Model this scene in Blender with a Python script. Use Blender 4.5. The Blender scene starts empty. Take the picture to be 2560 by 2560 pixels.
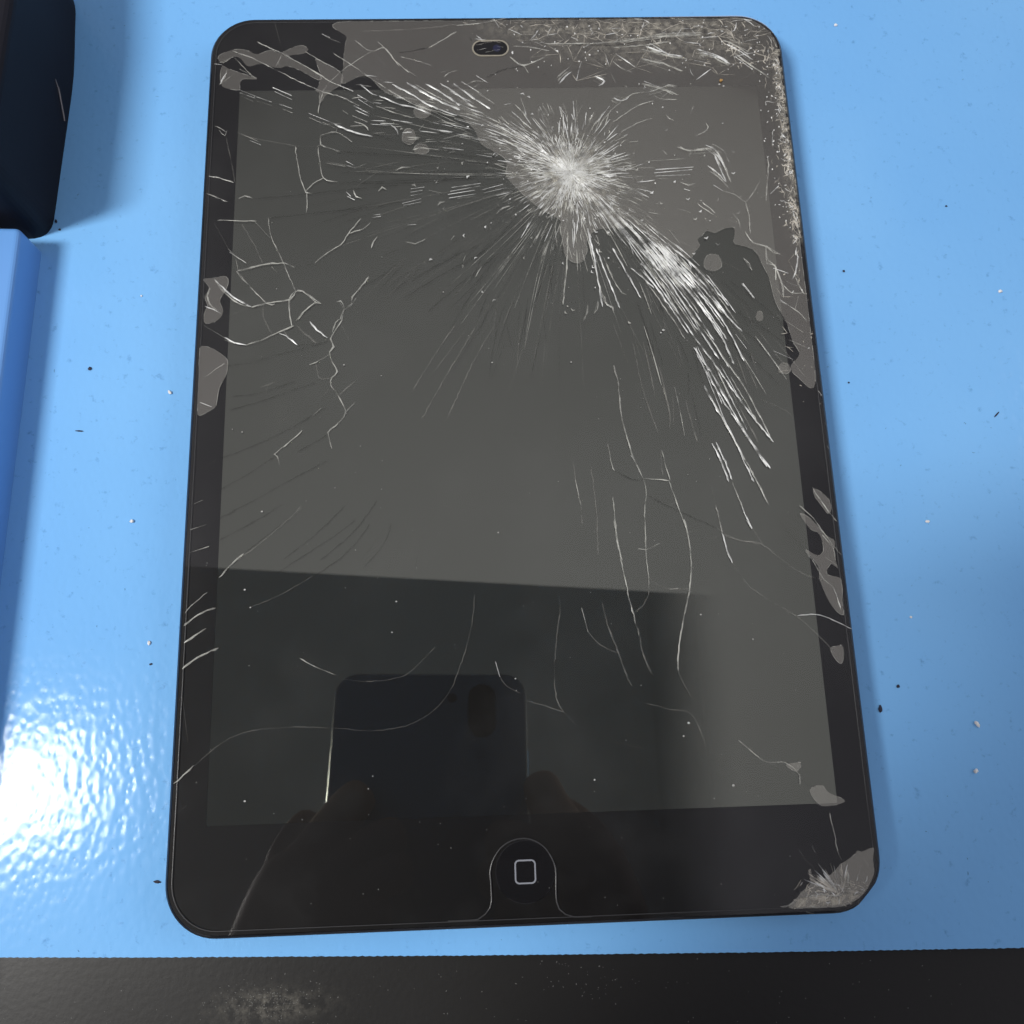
import bpy, bmesh, math, random
from mathutils import Vector, Matrix
from mathutils import noise as mnoise
from mathutils.geometry import tessellate_polygon
R = math.radians
MM = 0.001
scene = bpy.context.scene

# ------------------------------------------------------------------ camera
cam_d = bpy.data.cameras.new('camera'); cam = bpy.data.objects.new('camera', cam_d)
scene.collection.objects.link(cam); scene.camera = cam
cam_d.sensor_width = 36.0; cam_d.lens = 30.1764
cam_d.clip_start = 0.001; cam_d.clip_end = 20.0
CAM = Matrix(((0.9991533, 0.0256893, -0.0321375, -0.0063263), (-0.0323157, 0.9734630, -0.2265512, -0.0611301), (0.0254647, 0.2273979, 0.9734689, 0.1794718), (0.0000000, 0.0000000, 0.0000000, 1.0000000)))
cam.matrix_world = CAM
cam_d.dof.use_dof = True; cam_d.dof.focus_distance = 0.178; cam_d.dof.aperture_fstop = 34.0

# ------------------------------------------------------------------ room light and lamp
world = bpy.data.worlds.new('World'); scene.world = world; world.use_nodes = True
bg = world.node_tree.nodes['Background']
bg.inputs['Color'].default_value = (0.97, 0.95, 1.06, 1)
# room light: a bright ceiling overhead, dimmer walls lower down
wn = world.node_tree; w_tc = wn.nodes.new('ShaderNodeTexCoord'); w_s = wn.nodes.new('ShaderNodeSeparateXYZ'); w_m = wn.nodes.new('ShaderNodeMapRange')
w_m.inputs['From Min'].default_value = 0.70; w_m.inputs['From Max'].default_value = 1.0; w_m.inputs['To Min'].default_value = 0.32; w_m.inputs['To Max'].default_value = 0.68
wn.links.new(w_tc.outputs['Generated'], w_s.inputs[0]); wn.links.new(w_s.outputs[2], w_m.inputs['Value']); wn.links.new(w_m.outputs[0], bg.inputs['Strength'])
ld = bpy.data.lights.new('bench_lamp', 'AREA'); ld.shape = 'RECTANGLE'; ld.size = 0.13; ld.size_y = 0.30
ld.energy = 11.4; ld.color = (1.0, 0.98, 0.94)
lamp = bpy.data.objects.new('bench_lamp', ld); scene.collection.objects.link(lamp)
lamp.location = (-0.648, -0.150, 0.900)
lamp.rotation_euler = (Vector((0, 0, 0)) - lamp.location).to_track_quat('-Z', 'Y').to_euler()
ld2 = bpy.data.lights.new('fill_light', 'AREA'); ld2.shape = 'SQUARE'; ld2.size = 1.0; ld2.energy = 9.5; ld2.color = (0.96, 0.97, 1.0)  # added unseen fill that softens the phone's shadow on the right
lamp2 = bpy.data.objects.new('fill_light', ld2); scene.collection.objects.link(lamp2); lamp2.location = (1.75, 0.30, 1.35)
lamp2.rotation_euler = (Vector((0, 0, 0)) - lamp2.location).to_track_quat('-Z', 'Y').to_euler()
scene.view_settings.view_transform = 'Standard'; scene.view_settings.look = 'None'
scene.view_settings.exposure = 0.0; scene.view_settings.gamma = 1.0
scene.cycles.max_bounces = 10; scene.cycles.transparent_max_bounces = 48
scene.cycles.use_denoising = True; scene.cycles.blur_glossy = 0.0

# ------------------------------------------------------------------ helpers
COL = scene.collection
def mesh_obj(name, verts, faces, mat, parent=None, smooth=False):
    me = bpy.data.meshes.new(name)
    me.from_pydata([tuple(c * MM for c in v) for v in verts], [], faces); me.update()
    if smooth:
        for p in me.polygons: p.use_smooth = True
    if mat: me.materials.append(mat)
    o = bpy.data.objects.new(name, me); COL.objects.link(o)
    if parent: o.parent = parent
    return o
def bm_obj(name, bm, mat, parent=None, smooth=False):
    me = bpy.data.meshes.new(name); bm.to_mesh(me); bm.free()
    if smooth:
        for p in me.polygons: p.use_smooth = True
    if mat: me.materials.append(mat)
    o = bpy.data.objects.new(name, me); COL.objects.link(o)
    if parent: o.parent = parent
    return o
def empty(name, loc=(0, 0, 0)):
    o = bpy.data.objects.new(name, None); o.location = tuple(c * MM for c in loc); COL.objects.link(o)
    o.empty_display_size = 0.01
    return o
def tag(o, label=None, cat=None, group=None, kind=None):
    if label: o['label'] = label
    if cat: o['category'] = cat
    if group: o['group'] = group
    if kind: o['kind'] = kind
    return o
def mat_new(name):
    m = bpy.data.materials.new(name); m.use_nodes = True
    nt = m.node_tree; nt.nodes.clear()
    out = nt.nodes.new('ShaderNodeOutputMaterial')
    return m, nt, out
def N(nt, t, **kw):
    n = nt.nodes.new(t)
    for k, v in kw.items():
        if hasattr(n, k) and k not in n.inputs: setattr(n, k, v)
        else: n.inputs[k].default_value = v
    return n
def principled(name, col, rough=0.5, metal=0.0, ior=1.5, spec=0.5, coat=0.0):
    m, nt, out = mat_new(name)
    b = nt.nodes.new('ShaderNodeBsdfPrincipled')
    b.inputs['Base Color'].default_value = (*col, 1); b.inputs['Roughness'].default_value = rough
    b.inputs['Metallic'].default_value = metal; b.inputs['IOR'].default_value = ior
    b.inputs['Specular IOR Level'].default_value = spec; b.inputs['Coat Weight'].default_value = coat
    nt.links.new(b.outputs[0], out.inputs[0])
    return m, nt, b
def rr(hw, hh, r, n=10, dent=None):
    """rounded rectangle outline, counter-clockwise from the right edge; dent flattens the lower right corner"""
    pts = []
    for cx, cy, a0 in ((hw - r, hh - r, 0), (-hw + r, hh - r, 90), (-hw + r, -hh + r, 180), (hw - r, -hh + r, 270)):
        for i in range(n + 1):
            a = R(a0 + 90 * i / n); pts.append([cx + r * math.cos(a), cy + r * math.sin(a)])
    if dent:
        lim = dent
        for q in pts:
            if q[0] > 0 and q[1] < 0:
                d = (q[0] - q[1]) / math.sqrt(2) - lim
                if d > 0:
                    d *= 0.8; q[0] -= d / math.sqrt(2); q[1] += d / math.sqrt(2)
    return [tuple(q) for q in pts]
def stack(name, loops, mat, parent=None, cap_bottom=True, cap_top=True, smooth=False):
    """loft closed outlines of equal length: loops = [(pts2d, z), ...]"""
    n = len(loops[0][0]); v = []; f = []
    for pts, z in loops: v += [(x, y, z) for x, y in pts]
    for k in range(len(loops) - 1):
        for i in range(n):
            j = (i + 1) % n; f.append((k * n + i, k * n + j, (k + 1) * n + j, (k + 1) * n + i))
    if cap_bottom: f.append(tuple(range(n - 1, -1, -1)))
    if cap_top: f.append(tuple(range((len(loops) - 1) * n, len(loops) * n)))
    return mesh_obj(name, v, f, mat, parent, smooth)
def ring(name, outer, inner, z0, z1, mat, parent=None):
    n = len(outer); v = [(x, y, z1) for x, y in outer] + [(x, y, z1) for x, y in inner] + [(x, y, z0) for x, y in inner] + [(x, y, z0) for x, y in outer]
    f = []
    for i in range(n):
        j = (i + 1) % n
        f += [(i, j, n + j, n + i), (n + i, n + j, 2 * n + j, 2 * n + i), (3 * n + i, 3 * n + j, j, i)]
    return mesh_obj(name, v, f, mat, parent)

class Strips:
    """thin raised ridges lying on a surface: three points across, smooth, so they glint like rods"""
    def __init__(s): s.v = []; s.f = []
    def add(s, pts, w, z, taper=True, h=0.45, jit=None):
        n = len(pts); b = len(s.v)
        for i, (x, y) in enumerate(pts):
            x0, y0 = pts[max(0, i - 1)]; x1, y1 = pts[min(n - 1, i + 1)]
            dx, dy = x1 - x0, y1 - y0; L = math.hypot(dx, dy) or 1
            k = (0.3 if taper and i in (0, n - 1) else 1.0) * w / 2
            if jit:
                k *= jit.uniform(.55, 1.25)
                if 0 < i < n - 1:
                    c = ((x - x0) * (x1 - x) + (y - y0) * (y1 - y)) / (math.hypot(x - x0, y - y0) * math.hypot(x1 - x, y1 - y) + 1e-9)
                    if c < .85: k *= 1.5
            nx, ny = -dy / L * k, dx / L * k
            s.v += [(x + nx, y + ny, z), (x, y, z + k * h * 2), (x - nx, y - ny, z)]
        for i in range(n - 1):
            a = b + 3 * i
            s.f += [(a, a + 1, a + 4, a + 3), (a + 1, a + 2, a + 5, a + 4)]
    def build(s, name, mat, parent=None):
        return mesh_obj(name, s.v, s.f, mat, parent, True)
def resample(pts, step):
    """Catmull-Rom through the points"""
    if len(pts) < 3: return pts
    out = []
    P = [pts[0]] + list(pts) + [pts[-1]]
    for i in range(1, len(P) - 2):
        p0, p1, p2, p3 = P[i - 1], P[i], P[i + 1], P[i + 2]
        k = max(1, int(math.dist(p1, p2) / step))
        for j in range(k):
            t = j / k
            out.append(tuple(0.5 * (2 * p1[c] + (p2[c] - p0[c]) * t + (2 * p0[c] - 5 * p1[c] + 4 * p2[c] - p3[c]) * t * t + (3 * p1[c] - p0[c] - 3 * p2[c] + p3[c]) * t ** 3) for c in (0, 1)))
    out.append(tuple(pts[-1]))
    return out

# ------------------------------------------------------------------ materials
def m_mat():
    m, nt, b = principled('blue_mat', (0.15, 0.40, 0.80), 0.34, spec=0.15)
    tc = N(nt, 'ShaderNodeTexCoord')
    # broad fading of the dye, fine grime and hairline marks
    n1 = N(nt, 'ShaderNodeTexNoise', Scale=14.0, Detail=3.0); nt.links.new(tc.outputs['Object'], n1.inputs['Vector'])
    n2 = N(nt, 'ShaderNodeTexNoise', Scale=420.0, Detail=4.0, Roughness=0.7); nt.links.new(tc.outputs['Object'], n2.inputs['Vector'])
    r1 = N(nt, 'ShaderNodeValToRGB'); r1.color_ramp.elements[0].position = 0.3; r1.color_ramp.elements[1].position = 0.7
    r1.color_ramp.elements[0].color = (0.175, 0.43, 0.79, 1); r1.color_ramp.elements[1].color = (0.205, 0.47, 0.82, 1)
    nt.links.new(n1.outputs['Fac'], r1.inputs['Fac'])
    r2 = N(nt, 'ShaderNodeValToRGB'); r2.color_ramp.elements[0].position = 0.24; r2.color_ramp.elements[1].position = 0.40
    r2.color_ramp.elements[0].color = (0.62, 0.66, 0.72, 1); r2.color_ramp.elements[1].color = (1, 1, 1, 1)
    nt.links.new(n2.outputs['Fac'], r2.inputs['Fac'])
    mx = N(nt, 'ShaderNodeMix', data_type='RGBA', blend_type='MULTIPLY'); mx.inputs[0].default_value = 1.0
    nt.links.new(r1.outputs[0], mx.inputs[6]); nt.links.new(r2.outputs[0], mx.inputs[7])
    nt.links.new(mx.outputs[2], b.inputs['Base Color'])
    # moulded pebble grain
    v = N(nt, 'ShaderNodeTexVoronoi', Scale=760.0, feature='SMOOTH_F1'); v.inputs['Smoothness'].default_value = 0.9
    mp = N(nt, 'ShaderNodeMapping'); mp.inputs['Scale'].default_value = (1.0, 0.7, 1.0)
    nt.links.new(tc.outputs['Object'], mp.inputs['Vector']); nt.links.new(mp.outputs[0], v.inputs['Vector'])
    n3 = N(nt, 'ShaderNodeTexNoise', Scale=150.0, Detail=2.0); nt.links.new(tc.outputs['Object'], n3.inputs['Vector'])
    ad = N(nt, 'ShaderNodeMath', operation='MULTIPLY_ADD'); ad.inputs[1].default_value = 0.5; nt.links.new(n3.outputs['Fac'], ad.inputs[0]); nt.links.new(v.outputs['Distance'], ad.inputs[2])
    bp = N(nt, 'ShaderNodeBump', Strength=0.08, Distance=0.0006); nt.links.new(ad.outputs[0], bp.inputs['Height'])
    nt.links.new(bp.outputs[0], b.inputs['Normal'])
    b.inputs['Roughness'].default_value = 0.12
    return m
M_MAT = m_mat()
def m_table():
    m, nt, b = principled('black_laminate', (0.014, 0.0135, 0.013), 0.38, spec=0.22)
    tc = N(nt, 'ShaderNodeTexCoord')
    n2 = N(nt, 'ShaderNodeTexNoise', Scale=900.0, Detail=3.0); nt.links.new(tc.outputs['Object'], n2.inputs['Vector'])
    bp = N(nt, 'ShaderNodeBump', Strength=0.12, Distance=0.0002); nt.links.new(n2.outputs['Fac'], bp.inputs['Height']); nt.links.new(bp.outputs[0], b.inputs['Normal'])
    n1 = N(nt, 'ShaderNodeTexNoise', Scale=35.0, Detail=4.0); nt.links.new(tc.outputs['Object'], n1.inputs['Vector'])
    r1 = N(nt, 'ShaderNodeMapRange'); r1.inputs['To Min'].default_value = 0.34; r1.inputs['To Max'].default_value = 0.5
    nt.links.new(n1.outputs['Fac'], r1.inputs['Value']); nt.links.new(r1.outputs[0], b.inputs['Roughness'])
    return m
M_TABLE = m_table()
M_BODY, _, _ = principled('slate_aluminium', (0.012, 0.014, 0.020), 0.28, ior=1.7)
M_RIM, _, _ = principled('bare_aluminium', (0.62, 0.62, 0.66), 0.35, metal=0.0, spec=0.5)
M_BEZEL, _, _ = principled('black_bezel_ink', (0.010, 0.0097, 0.010), 0.6, spec=0.1)
def m_lcd():
    m, nt, out = mat_new('dark_lcd')
    d = N(nt, 'ShaderNodeBsdfDiffuse', Color=(0.019, 0.0185, 0.018, 1)); g = N(nt, 'ShaderNodeBsdfGlossy', Roughness=0.0); g.inputs['Color'].default_value = (0.95, 1.0, 0.79, 1); mx = N(nt, 'ShaderNodeMixShader', Fac=0.112)
    nt.links.new(d.outputs[0], mx.inputs[1]); nt.links.new(g.outputs[0], mx.inputs[2]); nt.links.new(mx.outputs[0], out.inputs[0])
    return m
M_DISPLAY = m_lcd()
def m_cover():
    m, nt, out = mat_new('cover_glass')
    t = N(nt, 'ShaderNodeBsdfTransparent'); g = N(nt, 'ShaderNodeBsdfGlossy', Roughness=0.0)
    fr = N(nt, 'ShaderNodeFresnel', IOR=1.5); mx = N(nt, 'ShaderNodeMixShader')
    tc = N(nt, 'ShaderNodeTexCoord')
    # greasy smears: patches of slightly rougher glass
    n1 = N(nt, 'ShaderNodeTexNoise', Scale=28.0, Detail=5.0, Roughness=0.65); nt.links.new(tc.outputs['Object'], n1.inputs['Vector'])
    mr = N(nt, 'ShaderNodeMapRange'); mr.inputs['From Min'].default_value = 0.45; mr.inputs['From Max'].default_value = 0.75
    mr.inputs['To Min'].default_value = 0.0; mr.inputs['To Max'].default_value = 0.020
    nt.links.new(n1.outputs['Fac'], mr.inputs['Value'])
    d = N(nt, 'ShaderNodeBsdfDiffuse', Color=(0.55, 0.56, 0.55, 1)); mx2 = N(nt, 'ShaderNodeMixShader')
    nt.links.new(fr.outputs[0], mx.inputs[0]); nt.links.new(t.outputs[0], mx.inputs[1]); nt.links.new(g.outputs[0], mx.inputs[2])
    nt.links.new(mr.outputs[0], mx2.inputs[0]); nt.links.new(mx.outputs[0], mx2.inputs[1]); nt.links.new(d.outputs[0], mx2.inputs[2])
    nt.links.new(mx2.outputs[0], out.inputs[0])
    return m
M_COVER = m_cover()
def m_film():
    m, nt, out = mat_new('lifted_film')
    t = N(nt, 'ShaderNodeBsdfTransparent'); g = N(nt, 'ShaderNodeBsdfGlossy', Roughness=0.06); g.inputs['Color'].default_value = (1.0, 0.97, 0.82, 1)
    tc = N(nt, 'ShaderNodeTexCoord'); n1 = N(nt, 'ShaderNodeTexNoise', Scale=45.0, Detail=3.0); nt.links.new(tc.outputs['Object'], n1.inputs['Vector'])
    bp = N(nt, 'ShaderNodeBump', Strength=0.10, Distance=0.0006); nt.links.new(n1.outputs['Fac'], bp.inputs['Height']); nt.links.new(bp.outputs[0], g.inputs['Normal'])
    d = N(nt, 'ShaderNodeBsdfDiffuse', Color=(0.62, 0.58, 0.52, 1))
    mx = N(nt, 'ShaderNodeMixShader', Fac=0.135); mx2 = N(nt, 'ShaderNodeMixShader', Fac=0.048)
    nt.links.new(t.outputs[0], mx.inputs[1]); nt.links.new(g.outputs[0], mx.inputs[2])
    nt.links.new(mx.outputs[0], mx2.inputs[1]); nt.links.new(d.outputs[0], mx2.inputs[2]); nt.links.new(mx2.outputs[0], out.inputs[0])
    return m
M_FILM = m_film()
def m_crack(name, fac, col, rough, spec=0.5, base=None):
    m, nt, out = mat_new(name)
    t = N(nt, 'ShaderNodeBsdfTransparent'); b = nt.nodes.new('ShaderNodeBsdfPrincipled')
    b.inputs['Base Color'].default_value = (*col, 1); b.inputs['Roughness'].default_value = rough; b.inputs['Specular IOR Level'].default_value = spec
    mx = N(nt, 'ShaderNodeMixShader', Fac=fac)
    # the fracture faces are uneven along their length
    tc = N(nt, 'ShaderNodeTexCoord'); n1 = N(nt, 'ShaderNodeTexNoise', Scale=330.0, Detail=4.0); nt.links.new(tc.outputs['Object'], n1.inputs['Vector'])
    mr = N(nt, 'ShaderNodeMapRange'); mr.inputs['From Min'].default_value = 0.3; mr.inputs['From Max'].default_value = 0.7
    mr.inputs['To Min'].default_value = fac * (0.06 if col[0] > .1 else .6); mr.inputs['To Max'].default_value = min(1.0, fac * 1.75)
    nt.links.new(n1.outputs['Fac'], mr.inputs['Value']); nt.links.new(mr.outputs[0], mx.inputs[0])
    nt.links.new(t.outputs[0], mx.inputs[1]); nt.links.new(b.outputs[0], mx.inputs[2]); nt.links.new(mx.outputs[0], out.inputs[0])
    return m
M_CRK = {'b': m_crack('fracture_white', 0.80, (0.86, 0.87, 0.85), 0.18),
         'm': m_crack('fracture_cream', 0.38, (0.66, 0.66, 0.60), 0.20),
         'f': m_crack('fracture_faint', 0.09, (0.62, 0.60, 0.54), 0.28),
         'd': m_crack('fracture_dark', 0.20, (0.012, 0.012, 0.012), 0.30, 0.25)}
M_CRUSH = m_crack('crushed_glass', 0.55, (0.62, 0.58, 0.50), 0.30)
def m_powder():
    m, nt, out = mat_new('glass_powder')
    t = N(nt, 'ShaderNodeBsdfTransparent'); d = N(nt, 'ShaderNodeBsdfDiffuse', Color=(0.66, 0.62, 0.52, 1)); mx = N(nt, 'ShaderNodeMixShader')
    tc = N(nt, 'ShaderNodeTexCoord'); n1 = N(nt, 'ShaderNodeTexNoise', Scale=620.0, Detail=6.0, Roughness=0.8); nt.links.new(tc.outputs['Object'], n1.inputs['Vector'])
    at = N(nt, 'ShaderNodeAttribute', attribute_name='cover')
    mr = N(nt, 'ShaderNodeMapRange'); mr.inputs['From Min'].default_value = 0.44; mr.inputs['From Max'].default_value = 0.64
    nt.links.new(n1.outputs['Fac'], mr.inputs['Value'])
    mu = N(nt, 'ShaderNodeMath', operation='MULTIPLY'); nt.links.new(mr.outputs[0], mu.inputs[0]); nt.links.new(at.outputs['Fac'], mu.inputs[1])
    nt.links.new(mu.outputs[0], mx.inputs[0]); nt.links.new(t.outputs[0], mx.inputs[1]); nt.links.new(d.outputs[0], mx.inputs[2]); nt.links.new(mx.outputs[0], out.inputs[0])
    return m
M_POWDER = m_powder()
M_ICON, _, _ = principled('grey_print', (0.20, 0.21, 0.24), 0.5)
M_BTN, _, _ = principled('button_black', (0.009, 0.009, 0.010), 0.0, spec=0.5)
M_LINE, _, _ = principled('film_edge', (0.032, 0.032, 0.033), 0.3)
M_LENS, _, _ = principled('lens_glass', (0.008, 0.010, 0.035), 0.05, ior=1.6)
M_HOLE, _, _ = principled('camera_window', (0.006, 0.006, 0.006), 0.08)
M_CREAMRIM, _, _ = principled('window_rim', (0.26, 0.24, 0.19), 0.4)
M_NAVY, _, _ = principled('dark_navy_plastic', (0.008, 0.008, 0.013), 0.6, spec=0.2)
M_GREYTOP, _, _ = principled('grey_plastic', (0.09, 0.09, 0.085), 0.5)
M_BLOCK, _, _ = principled('blue_plastic', (0.12, 0.31, 0.68), 0.42)
M_WHITE, _, _ = principled('white_crumb', (0.80, 0.80, 0.78), 0.3)
M_DARKSPECK, _, _ = principled('dark_lint', (0.012, 0.012, 0.03), 0.7)
M_GREYLINT, _, _ = principled('grey_lint', (0.045, 0.12, 0.26), 0.8)
M_PALELINT, _, _ = principled('pale_lint', (0.40, 0.38, 0.38), 0.8)
M_DUST, _, _ = principled('pale_dust', (0.42, 0.42, 0.40), 0.8)
M_ORANGE, _, _ = principled('orange_crumb', (0.45, 0.26, 0.08), 0.5)

# surveyed on the tablet glass, millimetres from its centre
NOTCH = [(-14.99, -98.42), (-11.29, -98.42), (-9.37, -98.29), (-8.09, -97.51), (-7.17, -96.45), (-6.85, -95.29), (-6.91, -91.95), (-7.01, -90.41), (-6.51, -88.39), (-4.94, -86.12), (-2.79, -84.84), (-0.51, -84.50), (1.59, -85.00), (3.58, -86.49), (5.05, -89.17), (5.35, -90.87), (5.24, -93.45), (5.28, -95.95), (5.67, -97.14), (6.82, -98.08), (8.29, -98.54), (11.71, -98.60)]
PATCHES = [
 [(-65.23, 89.38), (-62.05, 90.93), (-58.99, 90.90), (-56.47, 89.86), (-53.25, 90.96), (-51.31, 90.15), (-47.52, 92.04), (-45.79, 92.14), (-44.61, 90.99), (-44.79, 90.08), (-49.56, 89.22), (-47.42, 87.85), (-41.99, 84.08), (-41.96, 82.85), (-46.59, 85.36), (-49.48, 86.40), (-50.61, 85.85), (-52.33, 85.87), (-55.23, 87.25), (-57.12, 86.60), (-58.83, 86.61), (-60.44, 88.88), (-61.98, 89.12), (-63.27, 88.01), (-64.77, 87.58)],
 [(-43.02, 88.21), (-40.89, 87.10), (-36.64, 84.47), (-36.61, 81.79), (-39.24, 79.49), (-40.74, 77.95), (-41.47, 76.64), (-42.08, 79.08), (-42.67, 79.75), (-41.93, 80.85), (-41.96, 82.85), (-41.41, 83.96)],
 [(-64.35, 86.67), (-63.18, 85.99), (-60.29, 85.06), (-56.24, 83.23), (-59.45, 82.82), (-59.96, 81.50), (-59.71, 79.94), (-61.05, 80.18), (-64.12, 81.32), (-64.61, 83.99)],
 [(-35.24, 98.91), (-35.93, 94.13), (-36.45, 90.93), (-36.75, 85.04), (-36.62, 81.80), (-31.19, 83.68), (-26.19, 79.10), (-16.74, 74.61), (-10.32, 73.15), (-6.54, 69.20), (-4.71, 65.30), (0.03, 61.81), (0.40, 59.22), (0.58, 56.25), (4.41, 51.82), (8.50, 48.12), (12.17, 45.56), (12.59, 43.17), (12.70, 39.70), (13.19, 36.75), (14.45, 35.17), (16.67, 35.22), (18.13, 37.64), (18.10, 40.60), (20.21, 43.04), (25.82, 43.74), (30.10, 43.17), (34.26, 38.34), (40.51, 35.68), (42.08, 37.42), (43.29, 38.97), (42.67, 40.17), (44.10, 41.14), (45.19, 42.32), (47.14, 41.79), (49.22, 42.85), (50.77, 42.92), (51.05, 41.02), (51.23, 39.13), (55.14, 37.48), (57.03, 33.81), (58.15, 29.79), (58.81, 24.96), (60.85, 19.77), (61.80, 15.51), (62.60, 12.31), (60.78, 9.29), (61.67, 6.97), (65.42, 5.42), (65.82, 22.24), (66.03, 43.77), (67.00, 70.69), (67.69, 87.01), (66.56, 93.73), (63.16, 98.28), (58.02, 100.26), (53.20, 100.41), (14.71, 100.05)],
 [(-66.46, 32.47), (-63.64, 33.01), (-61.50, 33.17), (-60.72, 31.57), (-61.33, 29.22), (-62.31, 27.29), (-61.50, 24.94), (-62.83, 23.03), (-64.89, 21.91), (-65.35, 24.24), (-64.74, 26.17), (-65.54, 28.13), (-64.59, 30.46)],
 [(-65.85, 16.39), (-63.93, 16.54), (-61.78, 15.36), (-60.13, 13.43), (-59.89, 11.92), (-60.49, 9.69), (-61.42, 7.10), (-62.15, 4.16), (-62.61, 3.07), (-65.63, 1.49), (-65.90, 3.51), (-65.93, 10.93)],
 [(62.47, -17.74), (63.78, -18.49), (65.36, -19.96), (65.81, -22.10), (64.99, -23.14), (63.50, -20.98), (62.61, -19.53)],
 [(58.95, -23.22), (61.16, -24.46), (63.91, -27.69), (65.71, -28.92), (65.39, -31.64), (65.45, -34.35), (64.39, -33.55), (63.35, -35.83), (65.90, -37.06), (65.92, -41.63), (65.77, -44.46), (64.36, -43.48), (62.77, -40.78), (61.68, -36.94), (61.22, -34.23), (59.30, -30.69), (61.48, -31.92), (62.77, -30.79), (63.04, -28.45), (62.06, -26.86), (60.72, -26.62)],
 [(62.15, -50.87), (63.51, -50.55), (64.48, -50.39), (64.70, -51.69), (63.87, -53.87), (62.83, -53.11)],
 [(54.84, -77.36), (57.46, -76.76), (58.39, -78.17), (61.81, -80.00), (57.71, -80.88), (56.02, -79.80)],
 [(50.97, -72.74), (53.74, -72.48), (52.99, -74.36), (51.26, -73.44)],
 [(48.55, -98.47), (49.46, -97.64), (50.62, -96.71), (51.32, -95.76), (52.65, -94.39), (53.15, -94.19), (53.10, -92.00), (53.49, -91.68), (53.79, -92.68), (54.34, -94.12), (55.84, -93.41), (57.85, -92.50), (59.22, -91.01), (60.34, -90.66), (62.64, -89.47), (63.08, -88.82), (63.51, -89.17), (65.74, -88.64), (65.71, -90.69), (65.52, -93.11), (64.88, -95.28), (63.73, -96.87), (61.75, -98.42), (59.31, -99.09), (55.18, -99.15), (51.66, -99.02), (49.32, -98.93)],
 [(-19.74, 67.42), (-19.80, 66.41), (-20.32, 65.70), (-21.01, 65.37), (-21.67, 65.38), (-22.36, 65.73), (-22.87, 66.45), (-22.91, 67.46), (-22.64, 68.47), (-22.27, 69.19), (-21.69, 69.53), (-20.94, 69.52), (-20.36, 69.17), (-20.00, 68.44)],
 [(-16.80, 64.15), (-16.85, 63.49), (-17.42, 63.03), (-18.18, 62.82), (-18.90, 62.83), (-19.65, 63.06), (-20.21, 63.54), (-20.25, 64.20), (-19.96, 64.85), (-19.56, 65.31), (-18.92, 65.53), (-18.10, 65.52), (-17.47, 65.29), (-17.08, 64.81)],
 [(-16.27, 74.05), (-16.34, 73.14), (-16.99, 72.50), (-17.86, 72.21), (-18.68, 72.22), (-19.54, 72.53), (-20.18, 73.19), (-20.23, 74.10), (-19.89, 75.00), (-19.43, 75.65), (-18.70, 75.95), (-17.77, 75.93), (-17.05, 75.62), (-16.60, 74.96)],
 [(47.81, 34.53), (47.66, 33.52), (46.93, 32.80), (46.02, 32.48), (45.17, 32.49), (44.31, 32.85), (43.71, 33.59), (43.74, 34.61), (44.17, 35.62), (44.69, 36.34), (45.47, 36.67), (46.44, 36.66), (47.15, 36.30), (47.55, 35.56)],
 [(55.77, 21.44), (55.69, 20.86), (55.39, 20.45), (55.02, 20.26), (54.68, 20.27), (54.35, 20.47), (54.13, 20.89), (54.16, 21.47), (54.36, 22.05), (54.58, 22.47), (54.90, 22.66), (55.28, 22.65), (55.55, 22.45), (55.70, 22.03)],
 [(60.51, 9.12), (60.40, 8.47), (59.92, 8.01), (59.31, 7.81), (58.76, 7.82), (58.20, 8.05), (57.81, 8.53), (57.84, 9.18), (58.13, 9.83), (58.49, 10.29), (59.00, 10.50), (59.63, 10.48), (60.10, 10.25), (60.35, 9.78)]]
CRUSHED = [
 [(50.05, -97.66), (51.08, -96.83), (52.86, -96.79), (54.30, -96.52), (57.81, -96.87), (60.23, -96.41), (62.55, -96.83), (63.11, -97.07), (62.02, -98.22), (59.68, -98.99), (55.19, -99.04), (51.68, -98.91), (49.36, -98.61)]]
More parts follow.
